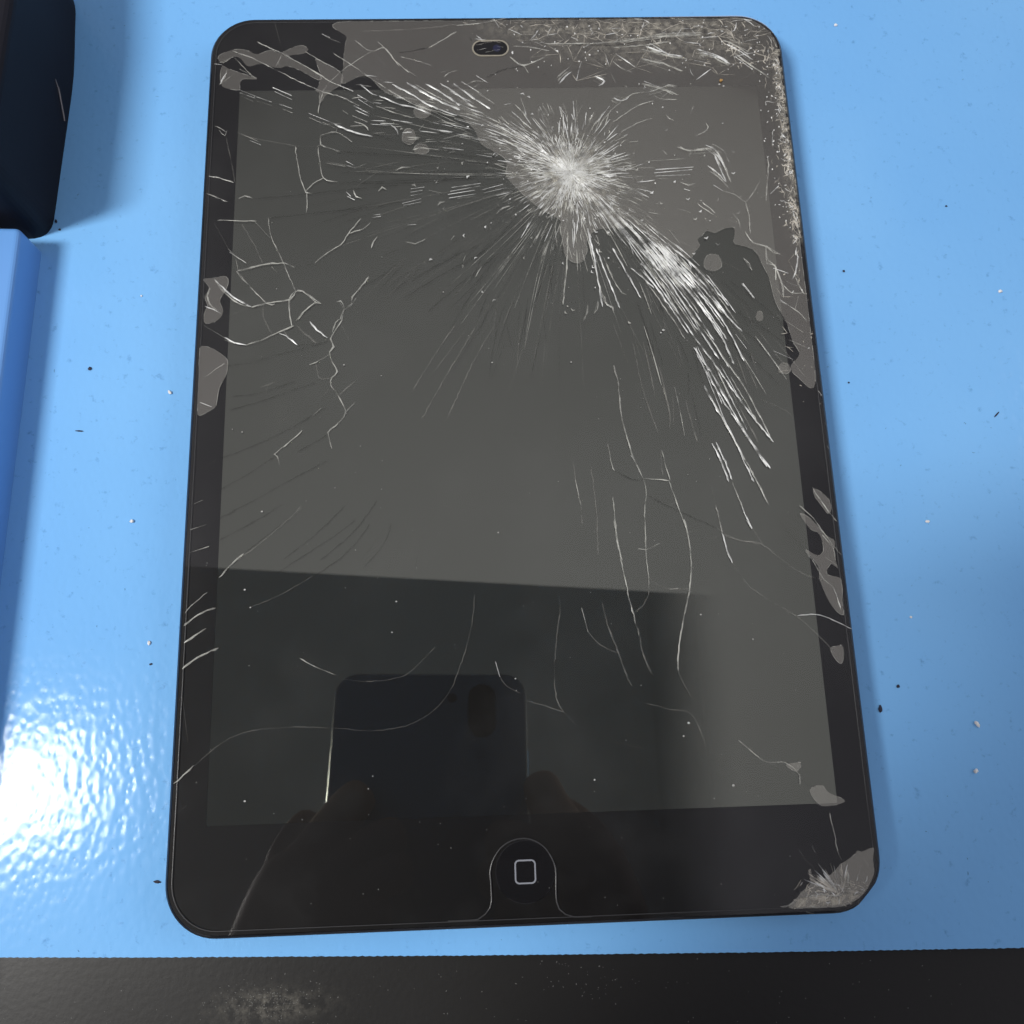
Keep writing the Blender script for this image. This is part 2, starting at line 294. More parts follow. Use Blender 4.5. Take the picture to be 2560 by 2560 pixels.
CRACKS = [
 ('m', 0.34, [(-56.32, 93.01), (-50.66, 89.91), (-44.63, 86.02), (-39.60, 82.38), (-34.05, 79.65)]),
 ('b', 0.42, [(-37.68, 81.38), (-34.04, 79.51)]),
 ('m', 0.34, [(-61.98, 90.70), (-56.93, 88.39), (-51.48, 85.19), (-46.84, 82.46), (-41.08, 79.51), (-36.50, 77.90), (-32.68, 75.65)]),
 ('m', 0.34, [(-50.66, 89.91), (-51.55, 87.44), (-52.09, 86.32)]),
 ('m', 0.34, [(-51.55, 87.44), (-50.73, 85.63)]),
 ('f', 0.34, [(-52.64, 98.39), (-50.69, 91.05)]),
 ('m', 0.34, [(-45.50, 90.54), (-41.61, 87.79), (-36.97, 84.81)]),
 ('b', 0.34, [(-41.54, 95.07), (-39.79, 94.23)]),
 ('f', 0.26, [(-39.79, 94.23), (-37.07, 92.65)]),
 ('m', 0.34, [(-38.96, 90.02), (-34.69, 86.81), (-30.83, 83.62), (-26.23, 80.00)]),
 ('f', 0.26, [(-37.09, 94.57), (-33.20, 92.70)]),
 ('f', 0.26, [(-36.28, 91.36), (-30.85, 86.77)]),
 ('m', 0.34, [(-33.79, 93.39), (-30.10, 90.39), (-27.01, 91.27), (-24.31, 87.61), (-21.24, 84.42)]),
 ('m', 0.26, [(-29.91, 90.39), (-34.69, 86.81), (-38.10, 83.70), (-39.97, 81.49), (-41.08, 79.28)]),
 ('m', 0.26, [(-28.56, 93.11), (-26.24, 90.35), (-23.54, 86.24)]),
 ('f', 0.34, [(-29.71, 89.93), (-26.23, 85.82)]),
 ('m', 0.34, [(-41.08, 79.28), (-41.60, 76.64), (-42.11, 73.58)]),
 ('f', 0.25, [(-41.73, 73.57), (-41.44, 67.93)]),
 ('m', 0.33, [(-41.44, 67.93), (-37.89, 68.74), (-34.10, 66.10)]),
 ('m', 0.42, [(-41.44, 67.93), (-41.21, 65.56), (-39.33, 64.67), (-37.07, 63.79)]),
 ('m', 0.33, [(-42.13, 65.14), (-41.21, 65.56)]),
 ('m', 0.25, [(-37.89, 68.74), (-37.54, 70.47)]),
 ('m', 0.33, [(-41.76, 64.92), (-41.52, 61.93), (-40.50, 57.05), (-37.34, 55.95)]),
 ('m', 0.33, [(-40.50, 57.05), (-42.88, 55.62), (-44.49, 53.55)]),
 ('m', 0.33, [(-46.99, 65.21), (-46.31, 60.30), (-45.48, 56.49), (-44.30, 53.34), (-43.01, 53.11)]),
 ('m', 0.41, [(-44.30, 53.34), (-44.06, 50.64), (-44.19, 48.16)]),
 ('f', 0.25, [(-60.35, 69.04), (-57.31, 67.71), (-52.80, 66.57), (-46.99, 65.34)]),
 ('m', 0.41, [(-59.21, 68.59), (-55.03, 66.39)]),
 ('b', 0.33, [(-57.28, 66.85), (-54.83, 65.74)]),
 ('f', 0.25, [(-46.99, 65.34), (-42.14, 65.27)]),
 ('d', 0.41, [(-56.01, 52.07), (-47.60, 52.68), (-36.57, 53.85), (-23.62, 54.91)]),
 ('d', 0.40, [(-52.56, 47.07), (-43.82, 48.16), (-32.84, 49.22), (-23.26, 50.72)]),
 ('m', 0.32, [(-63.82, 46.84), (-59.09, 46.56), (-55.09, 46.49)]),
 ('m', 0.32, [(-52.56, 47.27), (-51.69, 42.57), (-49.36, 37.28), (-47.06, 31.67), (-46.10, 29.29)]),
 ('f', 0.32, [(-58.34, 45.93), (-56.01, 41.83), (-53.29, 36.16)]),
 ('m', 0.24, [(-55.44, 46.29), (-52.04, 42.17)]),
 ('f', 0.24, [(-64.52, 46.44), (-60.98, 39.90)]),
 ('m', 0.32, [(-60.98, 39.90), (-59.47, 38.07), (-56.88, 36.22)]),
 ('m', 0.56, [(-58.96, 34.27), (-53.28, 35.76), (-48.61, 36.07), (-46.42, 35.03)]),
 ('m', 0.32, [(-51.47, 35.32), (-50.17, 33.91)]),
 ('m', 0.32, [(-58.96, 34.27), (-57.82, 32.66), (-52.26, 26.66), (-50.48, 26.43)]),
 ('d', 0.32, [(-46.42, 35.03), (-42.12, 35.95)]),
 ('m', 0.32, [(-42.12, 35.95), (-38.92, 38.71), (-36.22, 40.68), (-34.79, 43.09), (-32.08, 46.73)]),
 ('m', 0.32, [(-34.79, 43.09), (-31.70, 44.06), (-29.88, 45.87)]),
 ('m', 0.49, [(-29.67, 39.35), (-29.31, 40.96), (-28.40, 42.17)]),
 ('f', 0.32, [(-32.36, 34.98), (-32.01, 36.57)]),
 ('m', 0.40, [(-46.10, 29.29), (-47.30, 27.35), (-52.26, 26.66), (-55.42, 25.63)]),
 ('m', 0.40, [(-46.10, 29.29), (-44.49, 29.26), (-40.50, 26.24)]),
 ('m', 0.40, [(-47.30, 27.35), (-47.11, 22.60)]),
 ('m', 0.32, [(-40.50, 26.24), (-41.93, 26.46), (-44.03, 24.55), (-45.40, 22.56)]),
 ('m', 0.33, [(-65.27, 70.83), (-63.16, 69.51), (-62.77, 69.07)]),
 ('m', 0.41, [(-64.29, 69.74), (-62.91, 68.00), (-62.60, 69.50)]),
 ('f', 0.33, [(-62.72, 67.78), (-61.37, 62.21), (-60.21, 56.30)]),
 ('m', 0.49, [(-66.15, 57.85), (-63.56, 57.39), (-60.57, 56.09)]),
 ('m', 0.41, [(-66.31, 53.47), (-64.82, 52.83), (-61.65, 51.33)]),
 ('m', 0.41, [(-59.31, 52.12), (-57.87, 52.72), (-56.01, 52.07)]),
 ('b', 0.25, [(-60.23, 80.17), (-56.39, 78.58)]),
 ('b', 0.25, [(-60.01, 79.42), (-56.56, 77.92)]),
 ('m', 0.34, [(-59.59, 78.40), (-56.91, 77.18)]),
 ('b', 0.34, [(-56.19, 78.36), (-52.75, 76.86)]),
 ('m', 0.34, [(-55.97, 77.25), (-52.53, 75.90)]),
 ('b', 0.42, [(-52.49, 80.75), (-48.07, 78.48)]),
 ('b', 0.34, [(-52.08, 79.63), (-48.05, 77.51)]),
 ('b', 0.42, [(-50.85, 76.31), (-47.99, 75.18)]),
 ('m', 0.42, [(-50.24, 74.99), (-47.77, 73.95)]),
 ('b', 0.34, [(-44.19, 73.82), (-38.29, 70.92)]),
 ('m', 0.42, [(-43.97, 72.64), (-41.31, 71.17)]),
 ('m', 0.33, [(-40.94, 71.38), (-37.90, 69.83)]),
 ('b', 0.50, [(-38.29, 70.92), (-33.75, 68.69), (-29.61, 67.55)]),
 ('b', 0.51, [(-34.01, 75.67), (-30.20, 73.43)]),
 ('b', 0.50, [(-33.62, 74.44), (-30.39, 72.78)]),
 ('b', 0.51, [(-33.08, 78.53), (-29.27, 76.05)]),
 ('b', 0.42, [(-32.89, 77.42), (-29.26, 74.73)]),
 ('m', 0.42, [(-34.17, 73.04), (-30.76, 71.25)]),
 ('m', 0.50, [(-33.78, 71.51), (-31.51, 70.61), (-30.56, 69.08)]),
 ('m', 0.42, [(-36.45, 74.38), (-35.31, 73.49)]),
 ('b', 0.42, [(-32.54, 81.41), (-29.66, 78.71), (-28.52, 78.25)]),
 ('f', 0.25, [(-28.52, 78.25), (-26.23, 79.11)]),
 ('b', 0.42, [(-28.13, 78.25), (-23.57, 75.99), (-20.15, 75.06), (-16.36, 73.26)]),
 ('m', 0.42, [(-26.23, 80.00), (-20.14, 75.94), (-14.07, 73.67), (-10.67, 72.31)]),
 ('m', 0.42, [(-28.89, 75.61), (-23.57, 73.35), (-20.54, 72.43)]),
 ('f', 0.34, [(-30.01, 72.99), (-23.58, 71.60)]),
 ('b', 0.51, [(-25.08, 81.32), (-20.13, 78.15), (-16.34, 75.46), (-10.28, 72.74)]),
 ('b', 0.60, [(-21.64, 81.73), (-15.93, 77.66), (-9.49, 74.27)]),
 ('m', 0.34, [(-19.72, 81.26), (-15.92, 78.55), (-10.23, 75.38)]),
 ('b', 0.51, [(-17.42, 81.46), (-13.24, 78.52), (-9.47, 75.37)]),
 ('b', 0.51, [(-13.97, 81.42), (-10.18, 78.48), (-6.42, 74.90)]),
 ('b', 0.51, [(-10.90, 81.39), (-7.12, 78.00), (-2.61, 74.41)]),
 ('b', 0.42, [(-25.47, 70.53), (-24.53, 69.87), (-23.78, 67.91)]),
 ('m', 0.34, [(-17.91, 70.44), (-19.05, 69.15)]),
 ('d', 0.41, [(-37.45, 63.79), (-17.98, 62.24), (0.02, 60.06)]),
 ('d', 0.42, [(-29.99, 68.21), (-17.96, 64.81), (-6.71, 61.86)]),
 ('d', 0.41, [(-36.63, 58.47), (-21.75, 58.25), (-0.04, 58.36)]),
 ('d', 0.41, [(-37.34, 55.74), (-21.76, 56.14), (-3.08, 56.70)]),
 ('d', 0.41, [(-32.89, 55.47), (-18.04, 55.66), (-3.07, 57.34)]),
 ('m', 0.50, [(-20.59, 63.99), (-17.96, 64.38), (-14.58, 63.90), (-12.70, 63.66)]),
 ('b', 0.41, [(-35.55, 61.21), (-33.67, 60.12)]),
 ('b', 0.41, [(-35.35, 60.14), (-33.30, 59.48)]),
 ('m', 0.33, [(-40.01, 60.85), (-35.53, 59.93)]),
 ('m', 0.33, [(-33.30, 59.48), (-31.07, 60.51)]),
 ('m', 0.60, [(-24.36, 58.71), (-22.86, 59.45), (-21.18, 59.51)]),
 ('m', 0.49, [(-28.25, 53.51), (-27.33, 54.54), (-26.40, 53.69)]),
 ('m', 0.60, [(-14.95, 49.76), (-14.38, 50.37), (-13.46, 50.57)]),
 ('b', 0.41, [(-35.46, 53.41), (-34.34, 52.35)]),
 ('b', 0.41, [(-35.08, 52.36), (-33.41, 51.30)]),
 ('m', 0.41, [(-33.80, 53.80), (-33.23, 52.13), (-31.94, 51.69)]),
 ('b', 0.41, [(-21.02, 54.03), (-17.86, 54.31)]),
 ('b', 0.41, [(-21.03, 53.19), (-18.43, 53.57)]),
 ('b', 0.41, [(-21.03, 52.35), (-18.44, 52.65)]),
 ('b', 0.41, [(-22.89, 50.38), (-18.63, 51.36)]),
 ('b', 0.49, [(-22.71, 49.76), (-18.64, 50.57)]),
 ('b', 0.50, [(-11.92, 54.10), (-5.37, 55.13)]),
 ('b', 0.41, [(-12.11, 53.26), (-5.38, 54.42)]),
 ('b', 0.50, [(-12.69, 52.43), (-6.53, 53.39)]),
 ('b', 0.49, [(-12.51, 51.47), (-6.36, 52.54)]),
 ('m', 0.41, [(-10.66, 51.36), (-6.37, 51.92)]),
 ('m', 0.41, [(-16.94, 53.55), (-13.98, 52.87)]),
 ('b', 0.50, [(-5.04, 53.36), (-0.14, 54.76)]),
 ('b', 0.41, [(-4.68, 52.73), (0.58, 53.91)]),
 ('b', 0.41, [(-29.34, 47.51), (-27.87, 47.69)]),
 ('b', 0.41, [(-29.52, 46.89), (-27.68, 47.07)]),
 ('b', 0.41, [(-21.81, 44.92), (-19.79, 45.09)]),
 ('m', 0.41, [(-22.19, 40.84), (-21.28, 40.62), (-20.00, 40.32), (-17.80, 41.38)]),
 ('m', 0.41, [(-12.13, 41.07), (-11.38, 42.08)]),
 ('m', 0.32, [(-18.22, 36.12), (-17.79, 35.11)]),
 ('m', 0.41, [(-9.48, 35.97), (-9.09, 37.17)]),
 ('m', 0.60, [(-6.83, 32.11), (-6.25, 33.30), (-5.50, 34.49)]),
 ('f', 0.40, [(-5.81, 28.91), (-5.53, 30.10)]),
 ('m', 0.58, [(-1.85, 47.47), (-0.32, 48.90), (1.18, 49.29)]),
 ('m', 0.40, [(-33.01, 27.46), (-33.72, 26.30), (-35.49, 24.77), (-36.35, 22.38)]),
 ('m', 0.32, [(-36.58, 26.75), (-35.67, 24.78)]),
 ('m', 0.32, [(-30.35, 32.15), (-32.32, 29.81), (-33.56, 27.87), (-33.91, 27.09)]),
 ('m', 0.60, [(-63.52, 32.37), (-61.62, 29.58), (-59.03, 27.18), (-56.14, 25.96)]),
 ('m', 0.34, [(-65.27, 87.36), (-61.91, 89.12)]),
 ('b', 0.42, [(-64.64, 81.77), (-63.79, 83.98), (-63.26, 84.87)]),
 ('m', 0.34, [(-64.09, 82.21), (-61.54, 84.63)]),
 ('m', 0.34, [(-60.25, 85.73), (-56.37, 83.46)]),
 ('m', 0.42, [(-8.61, 61.04), (-5.99, 60.66)]),
 ('m', 0.42, [(-6.30, 63.57), (-2.91, 63.31)]),
 ('b', 0.42, [(-5.94, 62.50), (-2.57, 61.89)]),
 ('m', 0.42, [(-4.15, 59.05), (-1.90, 58.89)]),
 ('m', 0.42, [(-13.41, 66.69), (-8.47, 67.92), (-7.36, 66.61)]),
 ('f', 0.34, [(-32.45, 95.90), (-21.57, 96.27), (-9.84, 97.55)]),
 ('m', 0.43, [(-9.84, 97.32), (-3.95, 97.96), (1.98, 99.31)]),
 ('m', 0.43, [(-16.55, 91.17), (-13.81, 92.97), (-9.87, 95.70)]),
 ('d', 0.60, [(-23.53, 89.87), (-20.82, 90.30), (-16.94, 91.17)]),
 ('m', 0.34, [(-23.15, 88.73), (-17.75, 87.09), (-15.83, 86.16)]),
 ('m', 0.34, [(-13.93, 84.34), (-11.60, 85.21)]),
 ('m', 0.34, [(-13.18, 82.98), (-12.00, 84.32), (-10.07, 84.75)]),
 ('m', 0.34, [(-22.01, 85.33), (-19.71, 83.50)]),
 ('m', 0.51, [(-7.82, 81.13), (-5.50, 82.00), (-3.96, 81.76), (-6.31, 80.22)]),
 ('m', 0.49, [(13.87, 42.68), (13.30, 34.55), (11.95, 25.02)]),
 ('m', 0.41, [(16.07, 38.55), (16.15, 32.89)]),
 ('b', 0.49, [(18.36, 43.42), (19.44, 36.06), (20.63, 24.46)]),
 ('m', 0.41, [(20.12, 41.75), (20.73, 39.28), (19.71, 40.94)]),
 ('b', 0.41, [(19.94, 38.48), (22.43, 30.37), (24.42, 23.99)]),
 ('m', 0.49, [(21.49, 36.42), (23.21, 31.16), (25.18, 27.53), (26.07, 27.12)]),
 ('b', 0.41, [(23.64, 38.42), (26.24, 32.71), (29.12, 26.27)]),
 ('m', 0.41, [(17.94, 42.61), (19.35, 34.44), (21.06, 25.63), (21.74, 24.83)]),
 ('m', 0.48, [(17.41, 25.31), (16.88, 22.17), (16.11, 21.33)]),
 ('m', 0.40, [(19.61, 25.66), (18.73, 22.92)]),
 ('m', 0.49, [(5.39, 38.74), (6.39, 40.76), (7.38, 42.38)]),
 ('m', 0.49, [(-1.89, 47.47), (-0.36, 48.90), (1.32, 49.29)]),
 ('m', 0.49, [(1.42, 46.59), (3.52, 48.22)]),
 ('m', 0.60, [(40.06, 64.01), (42.65, 62.90), (47.30, 63.48), (49.47, 61.94), (50.69, 58.47), (51.49, 54.62)]),
 ('m', 0.42, [(43.47, 49.46), (44.85, 47.97), (47.15, 46.26)]),
 ('m', 0.42, [(44.61, 49.65), (46.36, 47.95), (47.38, 46.68)]),
 ('m', 0.33, [(47.15, 46.26), (52.41, 44.10)]),
 ('m', 0.42, [(51.33, 46.61), (52.49, 44.93), (52.67, 42.85)]),
 ('b', 0.34, [(47.62, 53.82), (49.76, 52.31)]),
 ('m', 0.34, [(49.76, 52.31), (52.34, 51.42), (54.43, 49.49), (56.10, 51.15), (58.38, 54.94)]),
 ('m', 0.42, [(54.43, 49.49), (55.01, 45.72), (54.80, 41.57)]),
 ('m', 0.43, [(60.89, 60.91), (60.05, 54.49), (59.18, 49.63)]),
 ('m', 0.42, [(57.94, 50.49), (59.33, 51.10)]),
 ('b', 0.60, [(60.49, 51.30), (62.41, 53.39)]),
 ('m', 0.42, [(53.72, 42.00), (55.33, 39.30), (58.22, 38.22), (59.22, 36.98), (61.02, 36.33)]),
 ('m', 0.41, [(58.04, 38.23), (57.81, 34.15), (59.63, 33.71), (59.44, 30.08)]),
 ('m', 0.41, [(59.63, 33.71), (60.61, 28.85), (60.65, 25.66)]),
 ('m', 0.33, [(60.33, 29.66), (62.94, 26.41)]),
 ('b', 0.33, [(59.87, 25.27), (63.94, 22.03)]),
 ('m', 0.41, [(52.73, 35.46), (54.31, 32.59)]),
 ('m', 0.41, [(36.58, 42.91), (38.90, 39.17)]),
 ('b', 0.41, [(51.97, 29.42), (54.21, 25.78)]),
 ('f', 0.35, [(44.76, 79.64), (50.35, 85.47)]),
 ('f', 0.35, [(40.22, 81.49), (44.06, 85.53)]),
 ('f', 0.35, [(55.05, 80.87), (59.19, 83.10)]),
 ('m', 0.52, [(10.71, 92.05), (18.94, 91.97), (26.83, 92.36), (34.79, 93.44), (40.77, 94.08), (47.92, 94.24)]),
 ('m', 0.52, [(3.25, 91.43), (7.15, 91.17), (11.79, 89.97)]),
 ('m', 0.52, [(2.38, 88.47), (5.61, 86.16), (10.16, 88.16), (11.37, 89.06)]),
 ('d', 0.60, [(-3.21, 82.87), (1.11, 85.08), (5.40, 85.94)]),
 ('m', 0.52, [(5.61, 86.16), (6.50, 84.12)]),
 ('m', 0.43, [(26.51, 87.08), (28.36, 85.24), (31.01, 83.85)]),
 ('m', 0.60, [(25.60, 84.82), (26.93, 80.96)]),
 ('m', 0.60, [(33.59, 87.47), (38.22, 86.28), (42.77, 84.18)]),
 ('m', 0.44, [(34.71, 86.54), (41.17, 83.74)]),
 ('d', 0.52, [(17.36, 91.76), (26.77, 91.43), (34.74, 92.74), (41.89, 93.14)]),
 ('m', 0.42, [(32.53, 60.24), (41.72, 60.75)]),
 ('b', 0.60, [(34.66, 58.06), (43.45, 58.58)]),
 ('b', 0.59, [(34.22, 57.22), (43.01, 57.81)]),
 ('b', 0.50, [(34.54, 56.36), (42.53, 56.67)]),
 ('m', 0.42, [(34.87, 55.71), (37.15, 55.77)]),
 ('m', 0.51, [(30.91, 58.76), (34.31, 58.50)]),
 ('m', 0.34, [(22.42, 69.70), (24.92, 73.19), (29.83, 77.57), (33.78, 78.64)]),
 ('m', 0.34, [(25.54, 70.54), (31.59, 74.88), (35.55, 76.16)]),
 ('m', 0.34, [(27.29, 67.89), (31.68, 70.46), (34.84, 71.52)]),
 ('m', 0.52, [(33.92, 80.66), (38.09, 79.04), (41.49, 77.66)]),
 ('m', 0.43, [(34.54, 78.41), (38.95, 80.15), (40.86, 79.68)]),
 ('m', 0.52, [(36.74, 76.60), (40.05, 79.24)]),
 ('m', 0.43, [(35.64, 77.50), (37.52, 76.59), (41.01, 76.54)]),
 ('m', 0.43, [(44.50, 66.78), (46.49, 67.63), (47.76, 68.93), (47.28, 70.04)]),
 ('m', 0.51, [(38.00, 72.58), (38.69, 71.47), (39.80, 70.79)]),
 ('m', 0.60, [(43.80, 72.51), (44.54, 74.50)]),
 ('m', 0.42, [(40.11, 54.79), (41.94, 53.91), (43.48, 54.31)]),
 ('m', 0.60, [(29.04, 65.25), (30.97, 65.44)]),
 ('m', 0.59, [(36.73, 62.98), (37.62, 62.10)]),
 ('m', 0.42, [(31.16, 51.12), (32.23, 50.26)]),
 ('b', 0.42, [(40.73, 53.08), (42.20, 52.43)]),
 ('m', 0.42, [(37.62, 46.83), (39.43, 45.97)]),
 ('m', 0.42, [(39.21, 48.06), (41.76, 46.98)]),
 ('d', 0.31, [(-60.26, 12.31), (-55.40, 12.96), (-47.77, 15.06), (-42.18, 16.47), (-38.67, 17.54)]),
 ('d', 0.31, [(-59.27, 5.39), (-52.38, 6.16), (-45.50, 8.61)]),
 ('d', 0.31, [(-59.48, 2.26), (-52.32, 4.30), (-41.31, 8.14)]),
 ('d', 0.30, [(-60.74, -8.21), (-52.02, -4.83), (-43.56, -0.31), (-39.12, 2.53)]),
 ('d', 0.30, [(-60.78, -14.93), (-55.17, -11.90), (-48.52, -7.43)]),
 ('d', 0.30, [(-60.83, -21.20), (-53.29, -17.23), (-44.31, -12.17), (-38.25, -9.12)]),
 ('d', 0.30, [(-60.63, -25.67), (-53.13, -21.75), (-47.21, -18.08)]),
 ('f', 0.37, [(-56.16, -29.60), (-49.37, -24.26), (-43.48, -18.88)]),
 ('d', 0.29, [(-47.21, -29.85), (-39.69, -23.83), (-34.72, -18.76)]),
 ('d', 0.30, [(-39.58, -30.06), (-32.98, -24.36), (-27.96, -17.53)]),
 ('d', 0.30, [(-31.25, -30.29), (-26.26, -23.16)]),
 ('d', 0.30, [(-44.78, -7.17), (-41.73, -5.44), (-38.34, -3.35)]),
 ('m', 0.38, [(-41.86, 0.57), (-40.16, 2.37)]),
 ('m', 0.60, [(-49.54, -7.77), (-47.88, -6.01)]),
 ('m', 0.38, [(-47.88, -6.19), (-45.87, -4.44), (-43.86, -2.49)]),
 ('m', 0.38, [(-49.55, -7.41), (-48.84, -8.14), (-48.46, -9.76)]),
 ('f', 0.38, [(-49.23, -0.72), (-47.20, 0.33)]),
 ('m', 0.37, [(-44.80, -19.89), (-43.82, -18.70)]),
 ('m', 0.40, [(-30.26, 32.39), (-32.58, 29.07), (-33.82, 27.71), (-33.98, 25.56), (-35.58, 24.81), (-36.08, 22.11), (-37.64, 19.44), (-38.32, 17.92), (-37.59, 16.18), (-38.45, 14.87), (-37.89, 12.58), (-36.81, 10.48), (-37.84, 9.19), (-38.16, 7.51), (-36.56, 5.06), (-34.95, 1.14), (-36.99, -1.56), (-38.52, -2.98), (-37.77, -6.62)]),
 ('m', 0.60, [(-32.40, 29.46), (-33.64, 27.91)]),
 ('m', 0.60, [(-37.16, -1.74), (-38.52, -2.98)]),
 ('m', 0.32, [(-37.21, 26.60), (-36.31, 26.78), (-35.40, 25.01)]),
 ('m', 0.32, [(-36.09, 22.88), (-37.32, 21.74), (-37.99, 19.64)]),
 ('f', 0.32, [(-36.07, 21.33), (-34.43, 17.64)]),
 ('b', 0.47, [(-42.82, 22.05), (-41.19, 20.09), (-39.03, 18.31)]),
 ('m', 0.31, [(-34.95, 1.14), (-33.92, 2.41), (-33.06, 3.50)]),
 ('f', 0.31, [(-36.56, 5.06), (-32.93, 8.33), (-31.72, 9.81)]),
 ('f', 0.39, [(-38.28, 4.17), (-36.56, 5.06)]),
 ('f', 0.31, [(-40.20, 4.58), (-38.50, 6.59)]),
 ('m', 0.39, [(-38.44, 14.48), (-41.40, 12.65), (-42.79, 12.12)]),
 ('f', 0.31, [(-41.40, 12.65), (-41.00, 10.38), (-40.28, 8.87), (-37.84, 9.19)]),
 ('f', 0.47, [(-45.64, 21.33), (-43.64, 19.18), (-41.13, 17.02)]),
 ('b', 0.39, [(-49.30, 19.48), (-47.87, 18.88), (-45.35, 16.72)]),
 ('m', 0.31, [(-48.26, 20.04), (-47.16, 18.48)]),
 ('d', 0.31, [(-45.35, 16.72), (-42.18, 16.85), (-39.02, 17.36)]),
 ('m', 0.47, [(-46.17, 21.15), (-49.66, 19.68), (-53.47, 17.85), (-56.25, 16.95)]),
 ('b', 0.39, [(-56.25, 16.95), (-58.73, 17.57), (-60.88, 18.76)]),
 ('m', 0.39, [(-60.86, 18.19), (-58.72, 17.27)]),
 ('m', 0.31, [(-60.88, 18.76), (-65.59, 21.74)]),
 ('m', 0.39, [(-46.51, 20.96), (-47.31, 24.27), (-47.39, 27.39), (-46.36, 29.13)]),
 ('m', 0.40, [(-46.36, 29.13), (-44.58, 29.30), (-41.67, 26.69), (-40.59, 26.28)]),
 ('m', 0.40, [(-41.67, 26.69), (-44.47, 24.21), (-45.84, 22.30)]),
 ('m', 0.40, [(-47.39, 27.39), (-52.35, 26.51), (-55.52, 25.79)]),
 ('f', 0.32, [(-53.04, 26.13), (-52.58, 22.82), (-50.89, 19.52)]),
 ('m', 0.32, [(-58.68, 34.10), (-55.68, 30.29), (-52.35, 26.70)]),
 ('b', 0.47, [(-55.52, 25.79), (-59.15, 28.01), (-61.74, 30.41), (-63.61, 32.41)]),
 ('m', 0.32, [(-58.70, 34.50), (-59.16, 37.10)]),
 ('b', 0.40, [(-60.67, 38.93), (-56.97, 36.26)]),
 ('f', 0.39, [(-53.11, 7.29), (-51.39, 7.81), (-49.34, 8.69)]),
 ('f', 0.39, [(-51.39, 7.81), (-51.68, 5.77)]),
 ('f', 0.32, [(-11.65, 20.64), (-15.30, 15.14), (-21.03, 5.64)]),
 ('f', 0.32, [(-7.37, 19.78), (-13.25, 9.78), (-18.98, -0.52)]),
 ('f', 0.32, [(-3.06, 20.47), (-7.53, 12.69), (-12.32, 2.28), (-13.76, -0.64)]),
 ('m', 0.39, [(-65.70, 9.80), (-64.15, 10.14), (-62.65, 11.42), (-60.63, 12.88)]),
 ('b', 0.46, [(-65.42, 4.23), (-62.79, 3.07)]),
 ('m', 0.47, [(-64.59, 30.46), (-64.80, 27.34), (-61.82, 24.17)]),
 ('m', 0.39, [(-65.90, 28.14), (-64.23, 30.46)]),
 ('b', 0.39, [(-65.45, 26.18), (-63.64, 25.37), (-61.83, 24.36)]),
 ('f', 0.31, [(-61.08, 23.38), (-55.52, 25.79)]),
 ('f', 0.38, [(-64.53, -10.43), (-61.40, -8.55)]),
 ('m', 0.45, [(-65.67, -17.78), (-63.87, -16.95)]),
 ('m', 0.52, [(-65.89, -23.13), (-62.78, -22.18)]),
 ('m', 0.59, [(-65.98, -27.90), (-62.07, -26.65)]),
 ('d', 0.32, [(-20.88, 31.22), (-15.04, 35.10), (-6.19, 39.79)]),
 ('d', 0.32, [(-22.70, 27.30), (-13.62, 33.08), (-4.39, 38.54)]),
 ('d', 0.32, [(-17.34, 24.07), (-10.03, 30.62), (-2.60, 36.89)]),
 ('d', 0.24, [(-25.21, 29.32), (-17.24, 33.94), (-9.88, 38.64)]),
 ('b', 0.41, [(27.48, 33.53), (29.89, 31.07), (32.30, 28.63)]),
 ('b', 0.35, [(29.66, 33.09), (32.01, 29.83), (34.18, 26.80)]),
 ('b', 0.41, [(29.61, 37.95), (35.04, 30.98), (39.52, 22.55), (42.64, 16.24), (45.14, 11.56)]),
 ('b', 0.47, [(31.09, 37.92), (38.59, 29.31), (44.79, 20.09), (46.59, 15.77), (48.28, 10.34)]),
 ('b', 0.47, [(33.26, 37.07), (40.09, 29.68), (45.39, 22.83), (48.18, 17.29), (50.51, 11.06)]),
 ('b', 0.41, [(35.45, 36.62), (42.26, 29.24), (47.84, 21.60), (50.78, 17.82)]),
 ('b', 0.42, [(37.76, 37.80), (43.87, 30.81), (48.42, 23.95)]),
 ('m', 0.49, [(28.79, 36.74), (34.16, 28.99), (36.97, 22.60)]),
 ('b', 0.41, [(39.21, 18.64), (41.76, 14.32), (44.61, 9.66), (47.40, 4.66), (51.11, -1.41), (55.13, -7.42)]),
 ('m', 0.49, [(39.52, 22.55), (43.10, 17.39), (45.93, 12.31), (50.26, 4.60), (54.53, -6.30)]),
 ('b', 0.52, [(39.95, 14.36), (42.78, 9.32), (45.19, 3.96), (49.62, -5.82), (53.83, -13.21)]),
 ('b', 0.35, [(40.37, 12.81), (44.44, 3.60), (48.10, -3.20), (53.17, -12.83)]),
 ('b', 0.46, [(41.39, 5.55), (43.47, 0.63), (46.45, -5.74), (50.05, -15.99)]),
 ('m', 0.48, [(42.30, 3.65), (45.55, -3.88), (50.47, -15.28), (52.69, -21.05)]),
 ('b', 0.45, [(42.06, -7.47), (43.50, -11.14), (44.83, -15.86)]),
 ('b', 0.39, [(42.79, -7.12), (44.23, -10.80), (45.55, -15.52)]),
 ('m', 0.31, [(45.52, -15.88), (46.58, -19.47), (47.39, -21.97)]),
 ('b', 0.39, [(47.11, -21.26), (47.92, -23.74), (48.75, -25.87)]),
 ('f', 0.23, [(48.75, -25.87), (50.50, -29.05)]),
 ('b', 0.29, [(49.27, 17.27), (51.49, 13.73)]),
 ('b', 0.30, [(51.86, 29.26), (54.28, 25.62)]),
 ('m', 0.50, [(52.80, 35.30), (53.98, 34.06), (54.38, 32.43)]),
 ('f', 0.47, [(37.20, 2.26), (38.05, -2.59), (38.93, -7.03)]),
